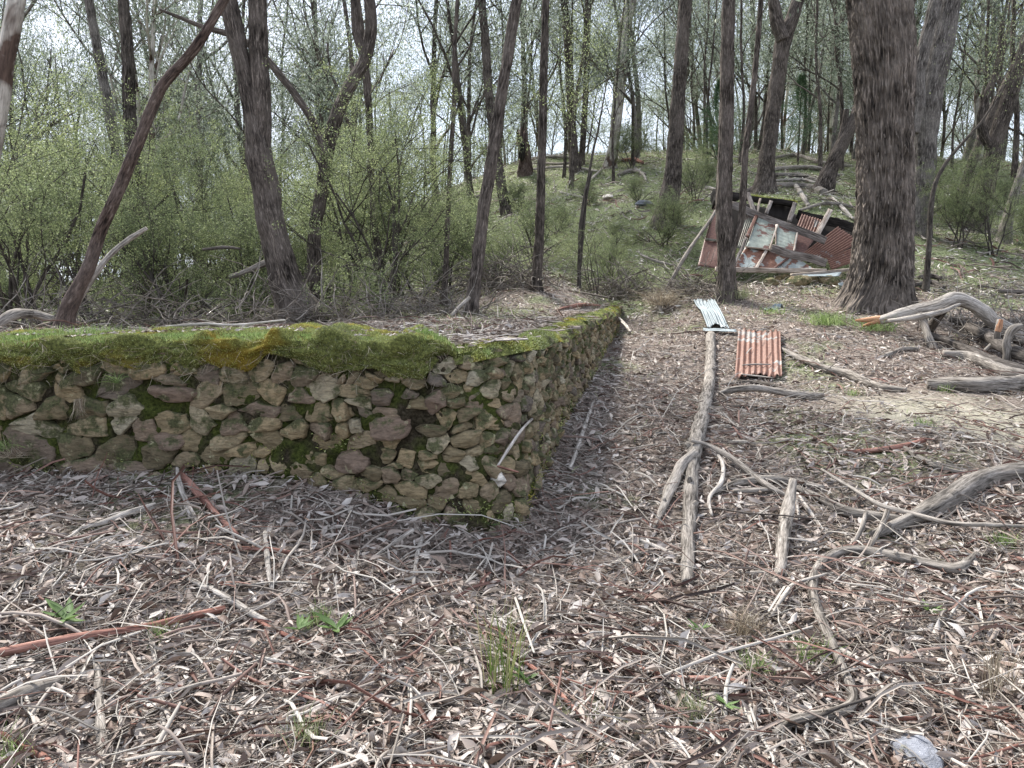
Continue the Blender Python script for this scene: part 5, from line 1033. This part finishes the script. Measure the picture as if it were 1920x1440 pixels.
branch('long dark split log in the pile at the right edge', [(1738, 628), (1780, 642), (1830, 664), (1880, 685), (1960, 705)], [9, 13, 15, 17, 17], 'deadwood_dark', .1, 'fallen_log', 'log')
branch('grey log lying in front of the dark split log', [(1768, 664), (1810, 668), (1850, 682), (1900, 702), (1960, 715)], [10, 15, 18, 20, 16], 'deadwood', .06, 'fallen_log', 'log')
branch('dark log at the back of the right-edge pile', [(1815, 612), (1850, 630), (1890, 655), (1960, 680)], [12, 18, 20, 20], 'deadwood_dark', .2, 'fallen_log', 'log')
branch('mossy log behind the silver bough', [(1782, 600), (1830, 612), (1900, 606), (1960, 600)], [7, 13, 15, 14], 'deadwood_dark', .1, 'fallen_log', 'log')
branch('orange-tipped broken stub standing in the right pile', [(1876, 600), (1871, 620), (1866, 640), (1847, 658)], [10, 9, 8, 6], 'stick_pale', depth=[10.0, 10.0, 10.1, 10.2], extra=[([(1877, 599), (1874, 612), (1871, 622)], [7, 10, 8], 'fresh_break', 'broken_end', 9.98)])
branch('twisted grey limb standing at the end of the right pile', [(1916, 610), (1898, 618), (1888, 640), (1889, 668), (1880, 704)], [8, 12, 11, 13, 12], 'deadwood', depth=[9.6, 9.6, 9.6, 9.6, 9.7])
branch('short stick in the grass below the silver bough', [(1658, 668), (1690, 656), (1722, 655)], [8, 9, 5], 'deadwood')
branch('curved reddish bark-stripped stick on the bare patch', [(1590, 848), (1640, 845), (1700, 838), (1735, 826)], [5, 9, 10, 7], 'stick_red', name='bark_slab')
branch('mottled thin root across the bare patch', [(1690, 838), (1725, 862), (1770, 880), (1825, 892)], [5, 9, 8, 4], 'deadwood')
branch('thin pale curved stick left of the broken log', [(1346, 852), (1356, 875), (1352, 905), (1330, 935), (1335, 968)], [5, 8, 8, 7, 4], 'stick_pale', .05)
branch('blue-grey weathered stick leaning by the thick limb', [(1624, 960), (1616, 990), (1600, 1022)], [7, 8, 6], 'deadwood', [.15, .1, .03])
branch('flat blue-grey bark piece beside the leaning stick', [(1664, 958), (1655, 985), (1636, 1018), (1630, 1035)], [9, 9, 8, 4], 'deadwood', [.15, .1, .05, .02])
branch('long thin stick from the crossing limb down to the snaking branch', [(1540, 880), (1600, 920), (1650, 948), (1700, 965), (1780, 985), (1860, 985), (1935, 990)], [4, 7, 8, 8, 8, 7, 4], 'deadwood', .09)
branch('thin grey stick between the broken log and the thick limb', [(1494, 928), (1530, 980), (1560, 1020)], [7, 7, 4], 'stick_pale')
branch('red-brown smooth stick lying across the left foreground', [(-40, 1240), (60, 1220), (160, 1198), (260, 1180), (340, 1166), (422, 1148)], [15, 15, 14, 13, 13, 12], 'stick_red', .035)
branch('pale stick left of the wall foot, slanting up to the right', [(150, 992), (200, 982), (245, 965), (292, 948)], [6, 10, 11, 9], 'stick_pale')
branch('short stick standing against the wall foot on the left', [(332, 880), (336, 905), (350, 945), (375, 990)], [6, 8, 8, 5], 'stick_pale', [.1, .06, .03, .02])
branch('pink-grey bark piece leaning beside the short stick', [(340, 895), (375, 930), (405, 965), (445, 1005)], [14, 13, 10, 8], 'stick_red', .03)
branch('mottled pale branch in the middle of the left foreground', [(325, 1072), (380, 1100), (430, 1128), (480, 1158), (502, 1166)], [5, 10, 13, 12, 8], 'stick_pale')
branch('red continuation stick right of the mottled branch', [(475, 1160), (520, 1188), (580, 1210), (650, 1222)], [6, 9, 8, 4], 'stick_red')
branch('orange-brown hollow twig above the mottled branch', [(395, 1022), (440, 1030), (500, 1036), (545, 1043)], [4, 6, 9, 8], 'stick_red')
branch('short pale upright-lying stick near the orange twig', [(497, 1003), (500, 1040), (504, 1080), (510, 1110)], [8, 9, 9, 6], 'stick_pale')
branch('grey log end at the bottom left edge', [(-50, 1350), (20, 1320), (70, 1300), (122, 1284)], [28, 28, 24, 14], 'deadwood', name='fallen_log', cat='log')
branch('bent grey stick in the bottom left corner area', [(182, 1250), (186, 1300), (188, 1365), (192, 1400), (186, 1470)], [11, 13, 15, 14, 13], 'deadwood')
branch('long straight brown stick lying towards the camera', [(283, 1190), (293, 1260), (305, 1340), (310, 1470)], [8, 9, 10, 11], 'stick_pale')
branch('pinkish stick crossing the bottom left corner', [(-40, 1365), (30, 1398), (80, 1425), (130, 1470)], [10, 12, 12, 12], 'stick_red')
branch('dark red long bark ribbon arcing through the bottom centre', [(905, 1190), (960, 1225), (1020, 1275), (1060, 1315), (1110, 1365), (1160, 1400)], [7, 9, 9, 9, 8, 5], 'stick_red')
branch('grey branch at the bottom centre', [(880, 1280), (930, 1318), (1000, 1345), (1060, 1358), (1150, 1372)], [8, 15, 12, 10, 9], 'deadwood')
branch('pale stick running beside the bottom-centre grey branch', [(900, 1330), (980, 1350), (1060, 1375)], [5, 8, 5], 'stick_pale')
branch('brown slender branch slanting right in the centre foreground', [(1075, 1145), (1150, 1172), (1230, 1200), (1310, 1213), (1385, 1222)], [7, 10, 9, 7, 4], 'deadwood_dark')
branch('red-brown flat bark length right of the rush clump', [(1110, 1225), (1180, 1250), (1260, 1272), (1330, 1278), (1405, 1282)], [5, 7, 10, 11, 9], 'stick_red')
branch('long thin red stick near the bottom right', [(1570, 1342), (1680, 1350), (1800, 1352), (1940, 1350)], [5, 7, 7, 6], 'stick_red')
branch('bent pale stick just right of the wall foot', [(1180, 1010), (1235, 1030), (1288, 1055)], [5, 8, 7], 'stick_pale')
branch('half-buried grey limb right of the wall foot', [(1140, 1068), (1165, 1052), (1195, 1040), (1225, 1036)], [9, 12, 10, 6], 'deadwood')
branch('pale forked stick at the foot of the mossy corner', [(775, 1098), (780, 1060), (786, 1030), (795, 1002)], [6, 8, 9, 8], 'stick_pale')
branch('slanting grey stick left of the pale forked stick', [(700, 1050), (740, 1022), (775, 995)], [4, 7, 7], 'stick_pale', [.02, .05, .09])
branch('brown stick leaning on the stone corner', [(1018, 768), (985, 798), (958, 835), (933, 874)], [4, 5, 6, 4], 'stick_pale', depth=[5.75, 5.0, 4.72, 4.55])
branch('thin stick lying level on the corner stones', [(933, 874), (952, 880), (972, 885)], [4, 5, 3], 'stick_red', depth=[4.55, 4.5, 4.52])
branch('bundle-like split stick right of the wall', [(1068, 880), (1080, 850), (1096, 800), (1112, 755)], [7, 8, 8, 5], 'stick_pale')
branch('pale stick arching over the end of the wall top', [(1128, 578), (1150, 590), (1170, 607), (1182, 622)], [4, 6, 6, 4], 'stick_pale', [.1, .25, .2, .1])
branch('reddish bark length on the wall top beyond the moss', [(1040, 582), (1065, 576), (1095, 572), (1130, 575)], [3, 6, 7, 4], 'stick_red')
branch('grey limb hanging over the sedge at the wall end', [(1215, 560), (1232, 566), (1240, 590), (1238, 612)], [6, 7, 8, 4], 'deadwood', depth=[14.3, 14.2, 14.0, 13.8])
branch('thin grey dead bough rising left of the hut', [(1248, 545), (1262, 520), (1285, 480), (1305, 450), (1330, 415), (1342, 395)], [7, 7, 7, 6, 6, 5], 'deadwood', depth=[15, 15, 15.2, 15.5, 16, 16.3])
branch('pale bare limb leaning beside the red-brown leaning trunk', [(145, 568), (175, 520), (205, 480), (240, 450), (275, 428)], [9, 9, 9, 8, 6], 'stick_pale', depth=[8.8, 8.8, 8.9, 9, 9])
branch('dark horizontal dead limb among the left shrubs', [(380, 468), (420, 464), (450, 466)], [5, 6, 4], 'deadwood_dark', depth=11.5)
branch('mossy dead log propped left of the twin-stemmed tree', [(430, 520), (470, 505), (505, 490)], [7, 10, 12], 'deadwood', depth=11.6, name='fallen_log', cat='log')
branch('heap-top grey log at the left end behind the wall', [(-20, 620), (20, 592), (60, 588), (100, 598)], [12, 18, 14, 9], 'deadwood', depth=[7, 7.2, 7.5, 7.5], name='fallen_log', cat='log')
branch('thin pale stick lying along the grassy wall top', [(310, 612), (380, 607), (440, 609), (535, 600)], [3, 5, 4, 3], 'stick_pale', depth=[5.35, 5.4, 5.45, 5.5])
branch('grey stick behind the mossy cap leaning right', [(845, 592), (862, 575), (880, 558)], [6, 7, 6], 'deadwood', depth=[9.5, 9.8, 10])
# logs and limbs strewn over the hill
HL = [([(1385, 365), (1420, 355), (1470, 350), (1520, 355), (1545, 362)], [8, 12, 13, 14, 14], 'deadwood', 'long dark log above the hut roof'), ([(1492, 350), (1505, 370), (1516, 386)], [7, 8, 6], 'stick_pale', 'bleached stub leaning above the hut'),
      ([(1440, 318), (1480, 316), (1530, 318), (1575, 330)], [5, 7, 7, 5], 'deadwood', 'upper grey log in the stack above the hut'), ([(1445, 328), (1500, 330), (1550, 345)], [6, 7, 6], 'deadwood', 'middle grey log in the stack above the hut'), ([(1450, 340), (1500, 338), (1530, 345)], [4, 6, 5], 'stick_pale', 'lower pale limb in the stack above the hut'),
      ([(1500, 395), (1550, 382), (1600, 388)], [4, 6, 4], 'deadwood', 'thin arched limb right of the hut top'), ([(1560, 372), (1580, 390), (1600, 410)], [5, 6, 4], 'stick_pale', 'pale forked limb right of the hut top'), ([(1440, 300), (1490, 292), (1540, 305), (1600, 312)], [4, 6, 6, 4], 'deadwood', 'grey log on the skyline above the hut'),
      ([(1000, 296), (1040, 294), (1070, 296)], [4, 5, 5], 'deadwood', 'horizontal pale log on the ridge beside the stump'), ([(1010, 306), (1050, 308), (1090, 303)], [4, 5, 4], 'deadwood', 'second log on the ridge just below the horizontal one'), ([(1000, 318), (1060, 315), (1120, 322)], [4, 5, 4], 'stick_pale', 'pale limb on the ridge below the two logs'),
      ([(1100, 345), (1115, 332), (1128, 318)], [4, 5, 3], 'stick_pale', 'bleached forked limb below the two-toned gum'), ([(1158, 330), (1185, 322), (1210, 330)], [5, 7, 4], 'deadwood', 'grey limb right of the two-toned gum'), ([(1165, 303), (1190, 300), (1205, 306)], [5, 8, 5], 'stick_red', 'red-brown log piece on the ridge'),
      ([(1190, 315), (1205, 330), (1212, 342)], [4, 5, 3], 'stick_pale', 'pale limb sloping down from the red-brown log'), ([(840, 390), (870, 375), (900, 368)], [8, 10, 6], 'deadwood', 'grey log at the left shoulder of the ridge'), ([(1050, 360), (1080, 368), (1110, 372)], [3, 5, 3], 'stick_pale', 'thin pale limb on the upper slope'),
      ([(1780, 380), (1830, 392), (1880, 400)], [5, 8, 6], 'deadwood', 'grey log on the right-hand slope'), ([(1870, 545), (1920, 548), (1960, 550)], [6, 7, 6], 'deadwood_dark', 'dark log on the slope above the silver bough'), ([(1722, 520), (1745, 518), (1765, 522)], [6, 8, 6], 'deadwood_dark', 'dark log end right of the big trunk'),
      ([(1715, 535), (1745, 530), (1770, 540)], [7, 10, 6], 'deadwood_dark', 'dark rotten log below the log end by the big trunk'), ([(1200, 478), (1230, 490), (1262, 498)], [3, 5, 3], 'stick_pale', 'thin pale stick on the slope above the wall end'), ([(1300, 345), (1330, 352), (1350, 362)], [3, 5, 3], 'stick_pale', 'pale curved limb left of the hut top'),
      ([(1240, 350), (1270, 340), (1300, 345)], [4, 5, 3], 'deadwood', 'grey limb uphill of the scrubby gum')]
for pts, wd, mt, lab in HL: branch(lab, pts, wd, mt, .08)

# ------------------------------------------------------------------ small plants
def clump(px, py, n, L, W, mat, label, cat, name, spread=.04, up=.7, bend=.6, seed=0, p=None, out=None, lift=0):
    rg = np.random.default_rng(seed + 500); c = G(px, py) if p is None else np.asarray(p, float); P = rg.normal(size=(n, 3)) * [spread, spread, .004]; P[:, 2] = 0
    d = rg.normal(size=(n, 3)) * .45; d[:, 2] = up + rg.random(n) * .5; d = nrm(d + (0 if out is None else np.asarray(out))); V, Q, T = blades(P, d, rg.uniform(.5, 1, n) * L, rg.uniform(.6, 1.2, n) * W, rg, bend); b = Buf(); b.add(V, Q, T); o = b.build(name, M[mat]); o.location = c + [0, 0, lift]; return tag(o, label, cat)
def weed(px, py, r, label, seed, p=None):
    rg = np.random.default_rng(seed); c = G(px, py) if p is None else p; tv, tf = leaf_template(np.random.default_rng(3), n=6); n = 8; a = rg.uniform(0, 6.28, n); d = nrm(np.stack([np.cos(a), np.sin(a), rg.uniform(.1, .7, n)], -1)); L = r * rg.uniform(.6, 1.1, n); Fm = frames(d, np.array([[0, 0, 1.]] * n)) * np.stack([L, L * .3, L * .3], -1)[:, None, :]
    V, F_ = inst(tv + [.5, 0, 0], tf, np.zeros((n, 3)) + [0, 0, .015], Fm); b = Buf(); b.add(V, F_); o = b.build('weed', M['weed']); o.location = c + [0, 0, .025]; return tag(o, label, 'plant')
clump(938, 1292, 60, .5, .0045, 'rush', 'tall upright green rush clump in the bottom centre', 'rush', 'rush_clump', .035, 2.6, .25, 1)
clump(1868, 1320, 60, .36, .0035, 'grass_dry', 'dark wiry dry rush clump at the lower right', 'rush', 'rush_clump', .05 * .8, 2.2, .25, 2)
clump(1395, 1195, 240, .2, .003, 'grass_dry', 'dry brown grass tussock in the right foreground', 'grass', 'grass_tussock', .05 * .8, .8, .9, 3)
clump(1520, 1240, 130, .15, .003, 'grass', 'green grass tuft beside the snaking branch', 'grass', 'grass_tuft', .03, .6, .9, 4)
clump(1412, 1262, 110, .13, .003, 'grass', 'small soft green tuft below the dry tussock', 'grass', 'grass_tuft', .04 * .8, 1, .6, 5)
clump(1885, 1030, 170, .13, .003, 'grass', 'bright green grass tuft at the right edge', 'grass', 'grass_tuft', .035, .9, .7, 6)
clump(593, 1175, 150, .12, .0028, 'grass', 'soft green tuft in the left-centre foreground', 'grass', 'grass_tuft', .035, 1.2, .5, 7)
clump(300, 1200, 60, .13, .0028, 'grass', 'sparse grass tuft behind the red-brown stick', 'grass', 'grass_tuft', .04 * .8, 1, .6, 8)
clump(10, 1440, 90, .14, .003, 'grass', 'grass tuft in the bottom left corner', 'grass', 'grass_tuft', .05 * .8, .9, .7, 9)
clump(575, 1395, 110, .16, .0025, 'grass_hill', 'grey-green wispy plant at the bottom left', 'plant', 'wispy_plant', .05 * .8, 1.3, .5, 10)
clump(1300, 1350, 110, .15, .0025, 'grass_hill', 'grey-green wispy plant at the bottom centre right', 'plant', 'wispy_plant', .05 * .8, 1.3, .5, 11)
clump(1550, 610, 420, .34, .006, 'grass', 'broad green grass tussock below the big trunk', 'grass', 'grass_tussock', .16, .7, 1, 12)
clump(1640, 620, 300, .3, .006, 'grass', 'smaller green tussock right of the broad one', 'grass', 'grass_tussock', .16, .7, 1, 13)
clump(1450, 590, 160, .22, .005, 'grass', 'low green tuft left of the broad tussock', 'grass', 'grass_tuft', .12, .8, .9, 14)
clump(1600, 742, 90, .12, .004, 'grass', 'tiny green tuft below the brown branch', 'grass', 'grass_tuft', .04 * .8, .9, .6, 15)
clump(1730, 800, 120, .12, .004, 'grass', 'tiny green tuft above the bare patch', 'grass', 'grass_tuft', .06 * .8, .9, .6, 16)
clump(1772, 735, 90, .15, .004, 'grass', 'tiny tuft under the straight grey log', 'grass', 'grass_tuft', .05 * .8, .9, .6, 17)
clump(1245, 585, 420, .6, .007, 'grass_dry', 'grey drooping sedge hanging over the far end of the wall', 'sedge', 'sedge_clump', .14, .25, 1.4, 18, p=at(1242, 572, 14.2))
clump(1380, 560, 300, .35, .006, 'grass_hill', 'straw-green tussock at the foot of the straight gum', 'grass', 'grass_tussock', .14, .6, 1, 19)
s_, z_ = wall_sz(232, 715); clump(0, 0, 34, .16, .004, 'grass', 'bright green grass tuft growing out of the wall face', 'grass', 'grass_tuft', .006, .4, 1.1, 20, p=wall_pt(s_, z_, .10), out=(0, -.6, 0))
s_, z_ = wall_sz(163, 745); clump(0, 0, 60, .17, .0035, 'grass_dry', 'dead straw tuft hanging down the wall face', 'grass', 'grass_tuft', .012, -1.6, .3, 21, p=wall_pt(s_, z_, .12), out=(0, -.25, -.6))
s_, z_ = wall_sz(45, 850); clump(0, 0, 80, .17, .0035, 'grass_dry', 'dry grass tuft at the foot of the wall on the left', 'grass', 'grass_tuft', .03, .2, 1.1, 22, p=wall_pt(s_, z_, .12), out=(0, -.5, 0))
s_, z_ = wall_sz(20, 838); clump(0, 0, 120, .13, .004, 'grass', 'green tuft beside the dry one at the wall foot', 'grass', 'grass_tuft', .06 * .8, .4, .9, 23, p=wall_pt(s_, z_, .1), out=(0, -.5, 0))
clump(0, 0, 260, .12, .0035, 'grass', 'longer grass clump on the left end of the wall top', 'grass', 'grass_tussock', .18, 1, .5, 24, p=wall_pt(wall_sz(110, 640)[0], 1.27, -.3))
s_, z_ = wall_sz(905, 665); clump(0, 0, 34, .09, .003, 'grass', 'tiny grass tuft at the top of the stone corner', 'grass', 'grass_tuft', .008, .5, 1, 25, p=wall_pt(s_, z_, .09), out=(0, -.5, 0))
weed(122, 1180, 0.162, 'broad-leaved green weed in the left foreground', 1); weed(560, 1200, 0.095, 'small green weed near the soft tuft', 2); weed(632, 1195, 0.135, 'jagged green weed right of the soft tuft', 3)
weed(1310, 1200, 0.068, 'tiny green seedling left of the dry tussock', 4); weed(985, 1300, 0.081, 'green seedling beside the rush clump', 5); weed(920, 998, 0.068, 'seedling at the foot of the stone corner', 6); weed(1740, 1160, 0.081, 'green seedling among the right foreground litter', 7); weed(1360, 1345, 0.068, 'yellow-green leaf seedling at the bottom right of centre', 8)

# heaps of grey brushwood in the hollow behind the wall
def heap(px, Y, w, h, n, label, seed, mat='twig_dark', leaf=False):
    rg = np.random.default_rng(seed); c = Gd(px, Y); b = Buf()
    for k in range(n):
        a = rg.uniform(0, 6.28); el = rg.normal(.25, .45); d = np.array([math.cos(a) * math.cos(el), math.sin(a) * math.cos(el), math.sin(el)]); p = rg.normal(size=3) * [w * .38, w * .3, 0]; p[2] = abs(rg.normal(0, h * .4)) * max(0, 1 - (p[0] / w) ** 2); L = rg.uniform(.4, 1.3)
        P = [p]; 
        for q in range(6): d = nrm(d + rvec(rg) * .28 + [0, 0, -.06]); P.append(P[-1] + d * L / 6)
        tube(b, np.array(P), np.linspace(.007, .002, 7) * rg.uniform(.6, 2), 3, 0, False, seed=k)
    o = b.build('brushwood_heap', M[mat]); o.location = c; return tag(o, label, 'brushwood')
heap(640, 10.5, 1.6, 0.63, 168, 'tangled heap of dead brushwood behind the mossy cap', 1, 'deadwood'); heap(770, 11.2, 1.4, 0.56, 144, 'dark twiggy tangle beside the slender sapling behind the wall', 2, 'deadwood'); heap(470, 10.5, 1.5, 0.56, 152, 'brushwood tangle left of the twin-stemmed foot', 3, 'deadwood')
heap(250, 10.2, 1.8, 0.56, 168, 'low tangle of twigs under the left shrubs', 4, 'deadwood'); heap(60, 9.5, 1.4, 0.42, 120, 'low pile of twigs at the left edge behind the wall', 5, 'deadwood'); heap(950, 13.6, 1.1, .6, 300, 'fine dry tangle round the mossy mound', 6, 'deadwood'); heap(1165, 15.5, 1.0, .6, 240, 'dry twig tangle on the slope above the wall end', 7, 'deadwood')
heap(1300, 14.6, .9, .3, 160, 'scatter of twigs at the left foot of the hut', 8, 'deadwood'); heap(1860, 11.2, 1.5, .4, 260, 'twiggy debris inside the right-hand log pile', 9, 'deadwood')
